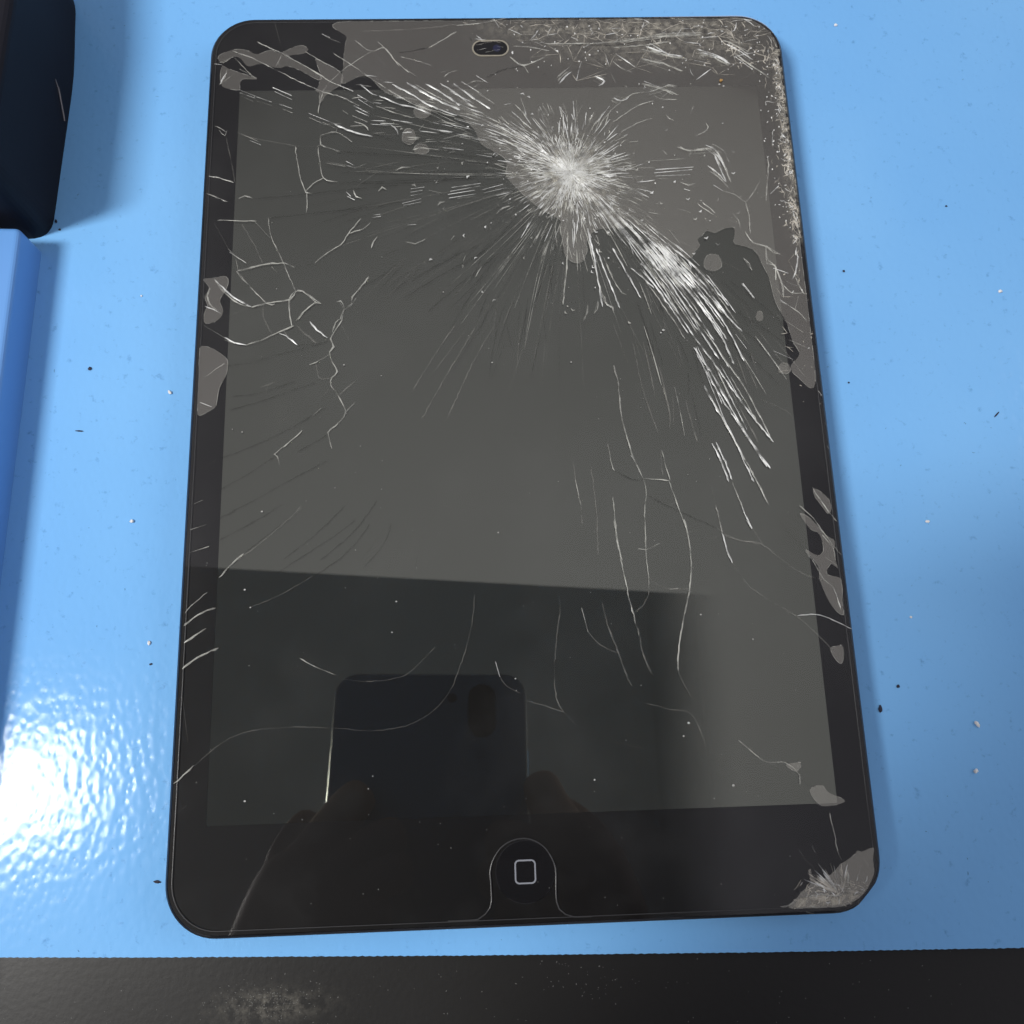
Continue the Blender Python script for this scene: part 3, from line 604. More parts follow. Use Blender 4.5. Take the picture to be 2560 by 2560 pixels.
 ('f', 0.40, [(26.70, 15.80), (28.15, 5.09), (30.66, -4.63)]),
 ('f', 0.48, [(32.47, 5.75), (33.48, 0.11), (33.35, -3.96)]),
 ('f', 0.40, [(29.89, 14.96), (32.47, 5.75)]),
 ('f', 0.48, [(22.66, 20.54), (25.33, 11.22)]),
 ('f', 0.40, [(36.38, 14.82), (37.13, 10.58)]),
 ('f', 0.40, [(26.85, 18.11), (29.06, 8.09)]),
 ('m', 0.48, [(22.25, 10.52), (22.93, 7.09), (23.04, 2.96), (23.42, -2.25), (24.63, -8.14), (25.19, -10.33), (26.99, -14.69)]),
 ('b', 0.50, [(24.72, -9.59), (25.34, -10.69)]),
 ('m', 0.31, [(26.99, -14.69), (27.32, -17.55), (26.75, -21.78), (26.51, -29.43)]),
 ('m', 0.54, [(26.85, -20.37), (26.66, -23.18)]),
 ('m', 0.39, [(26.99, -14.69), (29.58, -14.93), (32.33, -15.36)]),
 ('m', 0.39, [(32.33, -15.36), (33.00, -18.05), (33.93, -21.61), (35.41, -26.90), (35.51, -32.15)]),
 ('m', 0.60, [(33.38, -19.84), (34.08, -21.97)]),
 ('f', 0.31, [(31.25, -8.66), (30.89, -11.19), (31.03, -14.08)]),
 ('m', 0.31, [(31.25, -8.66), (31.86, -12.30), (32.50, -15.37)]),
 ('m', 0.31, [(19.99, -6.93), (20.43, -11.29), (21.03, -12.93)]),
 ('d', 0.31, [(21.04, -12.75), (24.05, -14.62), (26.79, -15.04)]),
 ('f', 0.31, [(12.47, -10.73), (12.79, -14.69), (13.56, -20.02), (13.69, -24.23)]),
 ('m', 0.38, [(12.79, -14.69), (13.17, -17.54), (13.56, -20.02)]),
 ('f', 0.31, [(16.07, -11.54), (16.49, -16.56), (16.80, -23.61), (16.58, -30.53)]),
 ('m', 0.38, [(20.35, -18.44), (20.55, -23.71), (20.92, -28.93), (21.43, -31.76)]),
 ('f', 0.31, [(40.94, -16.48), (41.61, -20.76)]),
 ('m', 0.38, [(41.61, -20.76), (42.17, -24.29), (42.47, -26.74)]),
 ('m', 0.38, [(35.28, -26.38), (37.37, -26.08)]),
 ('f', 0.30, [(36.53, -27.97), (41.38, -27.41)]),
 ('m', 0.31, [(41.53, -25.67), (42.48, -26.57)]),
 ('f', 0.31, [(42.47, -26.74), (45.77, -28.23), (50.49, -29.22)]),
 ('m', 0.38, [(24.80, -29.55), (26.49, -29.77)]),
 ('f', 0.30, [(26.49, -29.77), (29.83, -28.31)]),
 ('d', 0.31, [(27.61, -18.27), (32.58, -21.23), (39.21, -24.56), (41.53, -25.67)]),
 ('f', 0.31, [(31.60, -20.50), (34.07, -19.85)]),
 ('m', 0.48, [(17.49, 25.34), (17.18, 22.99), (16.25, 21.05)]),
 ('m', 0.48, [(19.69, 25.70), (19.40, 23.73), (18.62, 22.77)]),
 ('m', 0.49, [(21.05, 27.25), (21.64, 24.87), (22.87, 24.06), (22.98, 22.88)]),
 ('f', 0.32, [(53.26, 2.27), (58.34, -0.46), (59.96, -1.99)]),
 ('m', 0.33, [(55.40, 39.13), (58.31, 38.26), (59.35, 37.42), (61.09, 36.17)]),
 ('m', 0.33, [(58.12, 38.27), (58.17, 35.00), (59.68, 33.35), (59.34, 30.12)]),
 ('m', 0.33, [(59.68, 33.35), (60.88, 28.89), (60.73, 25.70)]),
 ('m', 0.33, [(60.88, 28.89), (62.70, 26.85), (65.29, 26.80)]),
 ('m', 0.41, [(63.88, 30.84), (64.68, 28.02), (65.61, 26.40)]),
 ('b', 0.36, [(63.05, 30.05), (63.96, 31.65), (65.15, 35.69)]),
 ('m', 0.33, [(59.91, 24.92), (63.01, 22.87), (65.28, 20.07)]),
 ('m', 0.33, [(63.01, 22.87), (64.09, 26.03)]),
 ('m', 0.33, [(58.83, 21.58), (64.24, 17.35)]),
 ('m', 0.32, [(60.79, 15.86), (64.58, 13.84)]),
 ('b', 0.23, [(57.24, 13.22), (61.39, 11.21)]),
 ('b', 0.29, [(65.99, 3.87), (66.58, 2.72)]),
 ('m', 0.32, [(66.58, -3.45), (67.05, -4.02)]),
 ('m', 0.39, [(66.34, -8.60), (66.80, -9.17)]),
 ('f', 0.31, [(64.17, -12.02), (66.56, -15.69)]),
 ('m', 0.39, [(62.16, -17.38), (63.88, -20.63), (66.51, -24.94)]),
 ('m', 0.39, [(58.94, -21.21), (61.13, -23.39), (63.19, -26.61), (64.94, -29.44), (66.71, -31.92)]),
 ('b', 0.28, [(63.88, -20.63), (65.03, -22.79)]),
 ('d', 0.32, [(44.95, 17.74), (51.38, 12.58), (57.86, 5.19)]),
 ('d', 0.33, [(41.60, 25.67), (50.18, 19.20), (59.42, 9.72)]),
 ('d', 0.33, [(46.30, 24.78), (53.90, 19.91), (60.63, 14.31)]),
 ('d', 0.33, [(49.33, 29.91), (56.12, 23.80), (61.04, 18.20)]),
 ('f', 0.33, [(44.71, 32.00), (49.08, 27.11)]),
 ('m', 0.51, [(-59.66, -33.11), (-57.55, -30.52), (-55.03, -28.31)]),
 ('d', 0.29, [(-55.03, -28.31), (-48.84, -23.48), (-45.88, -21.61)]),
 ('m', 0.36, [(-66.12, -40.01), (-64.22, -37.84), (-62.10, -36.04)]),
 ('m', 0.58, [(-66.16, -42.58), (-63.72, -40.45), (-60.13, -39.07)]),
 ('m', 0.57, [(-65.99, -45.88), (-63.88, -44.48), (-61.77, -43.08)]),
 ('m', 0.60, [(-66.07, -50.93), (-63.30, -48.86), (-59.22, -46.99)]),
 ('m', 0.48, [(-66.49, -72.34), (-64.65, -70.87), (-62.98, -69.23)]),
 ('f', 0.21, [(-62.98, -69.23), (-58.91, -65.93), (-55.45, -63.97), (-51.93, -63.04), (-44.81, -62.65), (-37.65, -62.99), (-30.48, -63.75), (-25.10, -63.58), (-20.41, -62.33), (-16.77, -59.97), (-13.82, -56.51), (-11.53, -51.18), (-9.55, -44.64), (-8.66, -37.96)]),
 ('f', 0.29, [(-53.51, -39.27), (-47.33, -36.84), (-41.11, -33.26)]),
 ('m', 0.29, [(-43.52, -49.46), (-40.02, -51.38), (-36.36, -52.93)]),
 ('f', 0.22, [(-42.97, -49.66), (-37.12, -50.75)]),
 ('f', 0.29, [(-35.63, -53.67), (-30.54, -54.48)]),
 ('b', 0.36, [(-4.91, -51.38), (-4.08, -54.30)]),
 ('f', 0.22, [(-4.08, -54.30), (-2.85, -56.14), (-0.26, -57.66)]),
 ('f', 0.28, [(-65.77, -56.63), (-64.27, -64.72)]),
 ('f', 0.27, [(-66.18, -77.89), (-63.66, -76.30)]),
 ('d', 0.29, [(-48.56, -32.67), (-38.25, -26.08), (-32.64, -21.97)]),
 ('d', 0.29, [(-40.74, -33.27), (-34.46, -28.88), (-29.61, -22.83)]),
 ('d', 0.30, [(-31.06, -32.02), (-26.95, -27.16), (-25.44, -22.94)]),
 ('d', 0.30, [(-26.19, -32.54), (-23.17, -26.11)]),
 ('d', 0.30, [(-20.57, -33.08), (-19.38, -25.43)]),
 ('f', 0.22, [(-30.54, -54.48), (-23.26, -53.70), (-18.86, -50.22), (-16.63, -48.11)]),
 ('m', 0.46, [(20.31, -23.38), (20.78, -28.47), (21.71, -35.04), (22.51, -40.37), (23.95, -47.13)]),
 ('f', 0.52, [(23.95, -47.13), (24.61, -51.20), (25.39, -53.41), (26.37, -55.26)]),
 ('b', 0.60, [(20.63, -27.69), (20.92, -29.25)]),
 ('m', 0.30, [(26.67, -23.55), (26.44, -29.79), (26.62, -35.56), (26.38, -38.97)]),
 ('f', 0.30, [(26.38, -38.97), (25.10, -41.20), (23.32, -42.46)]),
 ('m', 0.38, [(24.92, -29.55), (26.44, -29.79), (29.40, -28.51)]),
 ('m', 0.30, [(26.62, -35.56), (28.41, -37.13)]),
 ('f', 0.30, [(28.41, -37.13), (31.00, -37.97), (34.80, -38.08)]),
 ('m', 0.45, [(30.81, -37.96), (32.52, -38.01)]),
 ('m', 0.46, [(34.78, -23.76), (35.33, -26.53), (35.60, -32.74), (34.80, -38.08), (33.74, -41.82), (32.42, -46.64), (31.52, -51.04), (31.27, -54.32)]),
 ('f', 0.29, [(31.27, -54.32), (32.18, -56.89), (33.46, -59.45)]),
 ('f', 0.29, [(24.55, -60.24), (28.87, -61.62), (32.68, -62.28), (34.47, -65.18), (35.61, -69.08)]),
 ('m', 0.38, [(42.13, -23.96), (42.46, -26.72)]),
 ('b', 0.46, [(42.46, -26.72), (43.11, -30.25), (44.02, -32.98)]),
 ('f', 0.38, [(44.02, -32.98), (46.67, -37.47), (51.26, -41.21)]),
 ('m', 0.37, [(54.10, -43.17), (56.09, -44.17)]),
 ('f', 0.30, [(51.26, -41.21), (56.09, -44.17), (60.00, -48.21), (63.01, -51.64)]),
 ('b', 0.22, [(56.09, -44.17), (58.97, -43.88), (61.95, -44.53), (66.96, -47.12)]),
 ('f', 0.30, [(42.62, -27.11), (46.35, -28.58), (50.17, -29.08), (54.08, -32.49), (58.36, -35.69), (62.81, -37.16)]),
 ('b', 0.46, [(47.75, -24.11), (48.72, -26.10)]),
 ('f', 0.31, [(48.72, -26.10), (50.54, -29.28)]),
 ('f', 0.30, [(8.29, -38.45), (8.34, -41.45), (7.32, -47.73), (6.66, -54.28), (6.99, -59.32), (8.17, -61.49)]),
 ('f', 0.29, [(8.17, -61.49), (4.75, -60.31), (1.15, -59.13)]),
 ('f', 0.22, [(8.17, -61.49), (10.42, -64.04)]),
 ('m', 0.44, [(12.67, -41.21), (13.73, -46.08)]),
 ('f', 0.29, [(13.73, -46.08), (16.01, -48.73), (19.44, -50.49)]),
 ('f', 0.45, [(16.86, -40.20), (17.73, -44.72), (19.48, -49.94), (20.85, -54.72), (21.82, -56.92)]),
 ('f', 0.29, [(17.69, -67.44), (23.59, -69.03)]),
 ('m', 0.29, [(41.93, -67.89), (44.62, -70.43), (47.36, -72.27), (50.64, -72.38), (53.29, -74.89), (53.11, -76.61)]),
 ('f', 0.29, [(47.36, -72.27), (52.57, -74.87)]),
 ('f', 0.22, [(53.56, -72.47), (57.81, -70.52)]),
 ('d', 0.29, [(53.26, -75.24), (55.21, -77.37)]),
 ('m', 0.29, [(58.31, -81.92), (58.77, -85.65), (58.99, -88.34), (59.63, -90.53)]),
 ('f', 0.49, [(51.64, -88.41), (52.70, -90.11)]),
 ('f', 0.28, [(52.70, -90.11), (54.29, -91.82)]),
 ('m', 0.49, [(54.21, -87.83), (54.79, -89.02)]),
 ('f', 0.22, [(65.72, -57.22), (63.87, -53.87)]),
 ('d', 0.31, [(54.15, -24.28), (58.95, -30.29)]),
 ('m', 0.31, [(59.30, -30.69), (61.22, -34.23), (62.44, -36.96), (64.18, -38.54), (65.17, -43.12)]),
 ('b', 0.38, [(64.47, -39.31), (65.21, -42.75)]),
 ('m', 0.31, [(63.13, -27.67), (65.14, -30.46), (65.25, -32.80)]),
 ('m', 0.30, [(63.36, -32.36), (65.47, -34.16)]),
 ('m', 0.23, [(-56.59, 93.27), (-53.45, 91.30), (-50.54, 90.14), (-47.42, 87.85), (-42.38, 84.65), (-39.28, 82.15), (-36.98, 81.01)]),
 ('b', 0.23, [(-41.61, 95.30), (-40.44, 94.48)]),
 ('m', 0.23, [(-40.44, 94.26), (-37.33, 92.74)]),
 ('b', 0.23, [(-52.55, 80.75), (-48.33, 78.71)]),
 ('b', 0.23, [(-58.94, 89.54), (-56.80, 88.51)]),
 ('m', 0.28, [(-64.88, 81.55), (-63.64, 83.54), (-63.17, 85.76)]),
 ('m', 0.23, [(-64.70, 81.77), (-61.41, 84.63)]),
 ('m', 0.29, [(-57.99, 84.37), (-56.43, 83.35)]),
 ('m', 0.23, [(-61.59, 88.89), (-58.79, 85.49), (-57.61, 84.36)]),
 ('m', 0.29, [(-64.19, 87.34), (-61.98, 89.12)]),
 ('b', 0.29, [(-66.09, 87.25), (-64.36, 86.90)]),
 ('m', 0.49, [(58.99, -91.99), (59.09, -93.09), (59.33, -95.07)]),
 ('m', 0.49, [(60.45, -91.71), (59.94, -93.89), (59.77, -94.87)]),
 ('m', 0.60, [(60.58, -92.60), (60.47, -94.46), (60.30, -96.31)]),
 ('b', 0.60, [(62.44, -93.44), (62.15, -94.30)]),
 ('b', 0.44, [(56.61, -93.99), (58.50, -95.04), (59.42, -96.28)]),
 ('m', 0.49, [(57.11, -94.77), (57.94, -95.79), (58.57, -96.46)]),
 ('m', 0.43, [(54.64, -94.57), (55.21, -95.79)]),
 ('m', 0.43, [(56.35, -95.18), (56.68, -96.39)]),
 ('m', 0.33, [(64.15, -90.75), (64.95, -91.99)]),
 ('m', 0.27, [(63.44, -91.60), (62.53, -93.22)]),
 ('m', 0.44, [(62.44, -94.86), (63.48, -95.99)]),
 ('m', 0.33, [(63.36, -94.13), (63.98, -94.92)]),
 ('m', 0.54, [(52.74, -96.79), (54.32, -96.41), (57.82, -96.76), (59.04, -96.48)]),
 ('m', 0.54, [(51.98, -98.27), (53.14, -98.43), (54.49, -99.02)]),
 ('m', 0.54, [(62.37, -96.82), (61.91, -98.11), (61.99, -98.87)]),
 ('m', 0.43, [(47.05, -98.20), (48.83, -98.05), (50.73, -96.82)]),
 ('f', 0.43, [(49.00, -96.48), (50.77, -96.44)]),
 ('b', 0.38, [(63.18, -95.54), (63.36, -95.99)]),
 ('b', 0.38, [(58.29, -94.82), (58.74, -95.05)]),
 ('f', 0.43, [(57.88, -99.25), (57.87, -99.79)]),
 ('f', 0.43, [(59.08, -99.08), (59.01, -99.62)]),
 ('m', 0.38, [(51.88, -99.24), (53.24, -99.67)]),
 ('m', 0.42, [(42.45, 62.45), (47.25, 63.52)]),
 ('m', 0.43, [(47.01, 63.37), (49.21, 61.60)]),
 ('m', 0.43, [(47.40, 63.12), (49.58, 61.85), (50.71, 58.44)]),
 ('m', 0.43, [(48.09, 64.56), (50.71, 62.75), (51.65, 59.63)]),
 ('m', 0.43, [(40.43, 63.81), (43.13, 62.84), (47.70, 63.24)]),
 ('m', 0.43, [(47.65, 63.44), (49.64, 61.49), (50.70, 58.01)]),
 ('b', 0.43, [(46.57, 63.40), (48.62, 61.51)]),
 ('m', 0.43, [(40.60, 64.14), (42.65, 62.88), (47.31, 63.43)]),
 ('b', 0.43, [(47.53, 63.22), (49.13, 61.44), (50.76, 57.98)]),
 ('m', 0.42, [(42.46, 62.06), (47.31, 62.29)]),
 ('m', 0.43, [(49.36, 61.99), (50.59, 58.51), (51.74, 54.50)]),
 ('b', 0.43, [(48.52, 61.72), (49.32, 58.75), (50.60, 54.59)]),
 ('m', 0.43, [(47.98, 63.64), (50.23, 61.91)]),
 ('m', 0.43, [(47.89, 64.05), (50.22, 62.27)]),
 ('m', 0.43, [(46.75, 63.12), (48.63, 61.66), (49.95, 57.65)]),
 ('m', 0.43, [(47.73, 63.58), (49.55, 62.54)]),
 ('b', 0.43, [(46.65, 64.21), (49.04, 62.73), (50.34, 59.01)]),
 ('b', 0.43, [(33.67, 81.39), (37.79, 79.61)]),
 ('m', 0.43, [(33.16, 80.87), (37.35, 79.73), (40.57, 78.23)]),
 ('m', 0.43, [(32.97, 80.53), (37.62, 79.06)]),
 ('m', 0.43, [(33.93, 79.88), (37.33, 78.14)]),
 ('m', 0.43, [(32.74, 80.87), (36.91, 79.64), (40.13, 77.81)]),
 ('b', 0.43, [(33.69, 78.34), (38.07, 79.84)]),
 ('m', 0.43, [(34.39, 77.75), (38.69, 79.08)]),
 ('m', 0.43, [(34.66, 77.72), (39.22, 79.45)]),
 ('m', 0.43, [(34.52, 78.96), (38.50, 80.70)]),
 ('m', 0.43, [(34.83, 78.56), (39.21, 80.32), (41.24, 80.03)]),
 ('m', 0.44, [(34.00, 87.77), (38.60, 86.57)]),
 ('m', 0.44, [(33.55, 88.49), (38.11, 86.81)]),
 ('m', 0.44, [(33.20, 86.81), (37.96, 85.88)]),
 ('m', 0.44, [(33.49, 87.55), (38.37, 86.32), (42.78, 84.13)]),
 ('m', 0.44, [(33.08, 87.41), (38.24, 86.02)]),
 ('b', 0.44, [(33.38, 87.80), (37.80, 86.23)]),
 ('m', 0.44, [(35.30, 93.98), (41.18, 94.66), (48.40, 94.80)]),
 ('m', 0.44, [(27.49, 92.93), (34.98, 93.69)]),
 ('m', 0.44, [(26.68, 90.77), (34.84, 91.43), (40.20, 92.33)]),
 ('m', 0.44, [(34.97, 93.68), (40.92, 93.76), (48.19, 94.16)]),
 ('m', 0.44, [(26.88, 92.22), (35.00, 92.83), (41.05, 94.25)]),
 ('m', 0.43, [(13.41, 81.95), (14.35, 83.84)]),
 ('b', 0.43, [(13.59, 81.04), (15.14, 82.91), (16.72, 84.30)]),
 ('m', 0.43, [(13.38, 81.66), (15.04, 83.71), (16.33, 84.62)]),
 ('m', 0.43, [(13.18, 82.67), (15.09, 84.55), (16.50, 85.73)]),
 ('m', 0.43, [(13.45, 83.15), (15.04, 84.80)]),
 ('b', 0.43, [(22.19, 83.06), (24.38, 81.66), (22.87, 80.32)]),
 ('m', 0.43, [(21.77, 81.92), (23.48, 80.63)]),
 ('m', 0.43, [(21.93, 82.89), (23.76, 81.48)]),
 ('m', 0.43, [(22.37, 83.46), (24.47, 82.36)]),
 ('m', 0.44, [(33.57, 90.19), (39.12, 88.52), (42.71, 87.67)]),
 ('m', 0.44, [(35.35, 90.97), (39.93, 89.07)]),
 ('b', 0.44, [(34.72, 91.03), (39.26, 89.16), (43.06, 88.23)]),
 ('m', 0.44, [(34.54, 91.08), (38.77, 88.82), (43.01, 87.75)]),
 ('m', 0.44, [(35.62, 89.94), (40.36, 88.38), (44.23, 87.63)]),
 ('b', 0.44, [(45.76, 87.06), (49.62, 86.12)]),
 ('b', 0.44, [(46.76, 90.17), (50.99, 88.54), (53.81, 86.73)]),
 ('b', 0.44, [(47.77, 89.18), (51.93, 87.67), (54.21, 85.96)]),
 ('m', 0.44, [(47.17, 89.03), (51.11, 87.52), (54.08, 85.70)]),
 ('m', 0.44, [(47.22, 88.60), (50.82, 87.59), (53.90, 85.45)]),
 ('m', 0.44, [(45.75, 88.13), (49.64, 86.70)]),
 ('m', 0.44, [(54.26, 93.56), (57.23, 91.27)]),
 ('b', 0.44, [(53.93, 91.39), (56.63, 89.83), (59.79, 87.08)]),
 ('m', 0.44, [(53.25, 92.58), (56.18, 91.16), (59.24, 89.18)]),
 ('m', 0.44, [(53.13, 92.71), (56.58, 90.81), (59.16, 87.96)]),
 ('m', 0.44, [(55.12, 92.89), (58.12, 91.21)]),
 ('b', 0.44, [(55.79, 87.80), (59.09, 84.78)]),
 ('m', 0.44, [(56.53, 87.99), (59.85, 85.10), (63.27, 82.10)]),
 ('m', 0.44, [(56.56, 89.14), (60.24, 85.88)]),
 ('m', 0.44, [(55.61, 89.07), (59.37, 85.43), (62.64, 82.74)]),
 ('m', 0.44, [(55.71, 88.84), (59.30, 85.42)]),
 ('m', 0.43, [(25.82, 76.90), (27.59, 76.30)]),
 ('m', 0.43, [(26.60, 77.70), (28.47, 76.93)]),
 ('b', 0.43, [(26.29, 76.98), (27.97, 76.24), (29.73, 77.11)]),
 ('m', 0.43, [(25.68, 76.40), (27.68, 75.48)]),
 ('m', 0.43, [(25.74, 76.21), (27.55, 75.15)]),
 ('m', 0.43, [(8.99, 74.45), (10.08, 72.32)]),
 ('m', 0.43, [(9.51, 75.14), (10.79, 72.88), (11.06, 71.37)]),
 ('b', 0.43, [(8.63, 74.16), (9.56, 72.05)]),
 ('b', 0.43, [(8.88, 74.89), (9.99, 72.18)]),
 ('m', 0.43, [(14.28, 75.69), (15.06, 73.19)]),
 ('b', 0.43, [(13.55, 74.89), (14.52, 72.99)]),
 ('m', 0.43, [(13.23, 74.74), (14.08, 72.85)]),
 ('b', 0.43, [(13.59, 74.27), (13.91, 72.16)]),
 ('b', 0.42, [(46.71, 58.97), (48.87, 56.92), (50.40, 54.74)]),
 ('m', 0.42, [(47.08, 57.47), (49.33, 55.50), (50.94, 53.01)]),
 ('m', 0.42, [(47.40, 58.14), (49.46, 55.79)]),
 ('m', 0.42, [(47.17, 58.47), (48.99, 55.67)]),
 ('m', 0.38, [(29.25, 32.32), (31.66, 28.41), (33.96, 24.44), (36.13, 20.40), (38.19, 16.31)]),
 ('b', 0.35, [(30.02, 33.14), (32.40, 29.34), (34.67, 25.48), (36.83, 21.57), (38.89, 17.61)]),
 ('b', 0.32, [(30.12, 34.25), (32.94, 29.81), (35.61, 25.29), (38.14, 20.71), (40.52, 16.05)]),
 ('m', 0.51, [(33.80, 30.34), (35.72, 27.16), (37.57, 23.95), (39.35, 20.71), (41.06, 17.43)]),
 ('b', 0.25, [(32.39, 33.37), (34.81, 29.52), (37.13, 25.62), (39.35, 21.67), (41.46, 17.68)]),
 ('m', 0.36, [(31.64, 35.94), (34.31, 31.85), (36.86, 27.71), (39.30, 23.50), (41.62, 19.25)]),
 ('b', 0.33, [(35.04, 32.29), (37.54, 28.26), (39.93, 24.18), (42.22, 20.05), (44.40, 15.88)]),
 ('m', 0.46, [(34.13, 34.83), (36.08, 31.83), (37.97, 28.80), (39.79, 25.74), (41.56, 22.65)]),
 ('b', 0.24, [(37.44, 31.74), (39.92, 27.74), (42.29, 23.70), (44.56, 19.61), (46.72, 15.48)]),
 ('b', 0.32, [(35.00, 36.74), (38.34, 31.65), (41.51, 26.49), (44.52, 21.25), (47.35, 15.95)]),
 ('b', 0.30, [(36.23, 36.56), (39.06, 32.25), (41.78, 27.89), (44.38, 23.48), (46.86, 19.03)]),
 ('b', 0.25, [(38.24, 34.44), (40.54, 30.87), (42.76, 27.27), (44.90, 23.64), (46.96, 19.98)]),
 ('m', 0.50, [(39.10, 34.84), (41.15, 31.68), (43.14, 28.50), (45.07, 25.29), (46.94, 22.06)]),
 ('b', 0.33, [(41.60, 32.07), (43.30, 29.36), (44.97, 26.64), (46.58, 23.90), (48.16, 21.14)]),
 ('m', 0.45, [(41.52, 33.81), (43.77, 30.30), (45.95, 26.76), (48.06, 23.19), (50.09, 19.59)]),
 ('b', 0.26, [(44.10, 31.64), (45.56, 29.33), (46.98, 27.00), (48.38, 24.67), (49.74, 22.32)]),
 ('b', 0.26, [(40.29, 14.45), (42.03, 8.48), (43.74, 2.59), (45.43, -3.21)]),
 ('b', 0.26, [(40.77, 14.56), (42.18, 10.06), (43.57, 5.62), (44.94, 1.22)]),
 ('f', 0.36, [(40.74, 16.23), (41.62, 13.62), (42.48, 11.02), (43.35, 8.43)]),
 ('f', 0.39, [(43.30, 10.46), (45.01, 5.68), (46.70, 0.95), (48.37, -3.74)]),
 ('b', 0.24, [(44.69, 8.51), (46.38, 4.08), (48.05, -0.30), (49.70, -4.64)]),
 ('f', 0.40, [(46.29, 6.32), (48.19, 1.64), (50.06, -2.98), (51.92, -7.56)]),
 ('b', 0.21, [(45.34, 10.33), (46.41, 7.85), (47.48, 5.39), (48.54, 2.93)]),
 ('m', 0.37, [(47.38, 7.42), (49.26, 3.32), (51.12, -0.74), (52.96, -4.76)]),
 ('b', 0.27, [(43.71, 16.60), (44.86, 14.24), (46.00, 11.90), (47.14, 9.56)])]
SPECKS = [(-54.57, -35.69, 0.23), (-24.40, -38.93, 0.19), (-25.26, -45.02, 0.16), (-53.04, -76.00, 0.23), (-28.94, -72.26, 0.12), (-29.77, -74.55, 0.12), (-3.61, -25.39, 0.16), (-53.33, -39.27, 0.16), (-1.05, -54.83, 0.16), (-51.69, -19.71, 0.21), (-56.37, -2.55, 0.14), (-35.42, 11.96, 0.17), (-27.51, 9.34, 0.10), (-14.04, 28.52, 0.14), (-3.83, 11.85, 0.17), (13.12, 11.56, 0.17), (33.58, 18.56, 0.31), (33.00, 17.99, 0.21), (36.64, -43.34, 0.19), (13.50, -74.40, 0.19), (32.51, -64.41, 0.27), (31.33, -66.84, 0.19), (40.24, -76.34, 0.27), (46.74, -48.56, 0.16), (51.29, 80.47, 0.24), (52.22, 80.00, 0.24), (-12.23, 81.99, 0.21)]
ORANGE = (51.71, 81.35)
CRUMBS = [
 (84.6, 103.5, 0.45, 0.35, 'white glass crumb nearest the top right corner of the tablet'),
 (114.5, 30.1, 0.50, 0.40, 'white crumb close to the right border of the blue mat'),
 (89.6, -23.9, 0.45, 0.30, 'small white crumb right of the tablet, level with its middle'),
 (83.1, -44.4, 0.28, 0.25, 'very small white crumb beside the right edge of the tablet'),
 (93.8, -66.7, 0.70, 0.40, 'largest white crumb, elongated, low on the right of the mat'),
 (92.0, -75.9, 0.50, 0.45, 'round white crumb below the elongated crumb, right of the tablet'),
 (-74.6, 9.5, 0.50, 0.35, 'white crumb left of the tablet, close to its left edge'),
 (-80.9, -19.3, 0.40, 0.40, 'round white crumb on the mat between blue block and tablet'),
 (-82.3, 32.8, 0.22, 0.22, 'tiny white crumb above the other crumbs left of the tablet'),
 (-75.7, -45.0, 0.50, 0.30, 'white crumb just left of the tablet, nearest its lower corner')]
DARKS = [
 (74.1, -63.0, 0.75, 0.38, 'largest dark speck, right beside the lower right tablet edge'),
 (108.9, 0.2, 0.90, 0.16, 'dark curved fibre near the right border of the mat'),
 (-93.5, 1.1, 0.85, 0.16, 'dark fibre between the blue block and the tablet'),
 (-102.9, 51.9, 0.45, 0.30, 'dark speck at the foot of the navy box'),
 (-101.9, 49.8, 0.30, 0.25, 'small dark speck just below the one beside the navy box'),
 (-75.1, -49.3, 0.35, 0.20, 'dark speck left of the lower part of the tablet'),
 (-71.3, -90.9, 0.70, 0.30, 'purplish dark speck by the lower left tablet corner'),
 (-92.4, 15.5, 0.40, 0.40, 'dark red round speck beside the blue block'),
 (78.5, 36.0, 0.30, 0.30, 'round dark dot right of the upper part of the tablet'),
 (105.2, 52.5, 0.25, 0.25, 'round dark dot high on the right half of the mat'),
 (76.3, 8.5, 0.22, 0.22, 'small dark dot close to the right tablet edge'),
 (78.4, -58.6, 0.35, 0.35, 'dark dot above the largest dark speck')]

# ------------------------------------------------------------------ setting
tb = mesh_obj('table', [(-700, -420, -2), (700, -420, -2), (700, 560, -2), (-700, 560, -2), (-700, -420, -30), (700, -420, -30), (700, 560, -30), (-700, 560, -30)],
              [(0, 1, 2, 3), (4, 7, 6, 5), (0, 4, 5, 1), (1, 5, 6, 2), (2, 6, 7, 3), (3, 7, 4, 0)], M_TABLE)
bm = bmesh.new(); bm.from_mesh(tb.data)
ed = [e for e in bm.edges if all(v.co.z > -0.01 for v in e.verts)]
bmesh.ops.bevel(bm, geom=ed, offset=0.0015, segments=3, affect='EDGES'); bm.to_mesh(tb.data); bm.free()
tag(tb, 'black laminate bench top showing in front of the blue mat', kind='structure')
# the mat: a 2 mm sheet whose front edge is cut with fine teeth
E = [(-330, -97.5), (-99.9, -103.2), (-71.5, -104.3), (-10.9, -106.3), (44.7, -107.9), (96.5, -109.1), (330, -115.4)]
def edge_y(x):
    for (x0, y0), (x1, y1) in zip(E, E[1:]):
        if x0 <= x <= x1: return y0 + (y1 - y0) * (x - x0) / (x1 - x0)
fr = []
x = -330.0; i = 0; rnd = random.Random(2)
while x < 330:
    fr.append((x, edge_y(x) + (0.05 if i % 2 else -0.05) * rnd.uniform(0.2, 1.6))); x += rnd.uniform(.5, .9); i += 1
out = fr + [(330, 330), (-330, 330)]
n = len(out)
mat_o = mesh_obj('work_mat', [(x, y, 0) for x, y in out] + [(x, y, -2) for x, y in out],
                 [tuple(range(n)), tuple(range(2 * n - 1, n - 1, -1))] + [(i, n + i, n + (i + 1) % n, (i + 1) % n) for i in range(n)], M_MAT)
tag(mat_o, 'light blue grained work mat lying under the cracked tablet', 'mat')

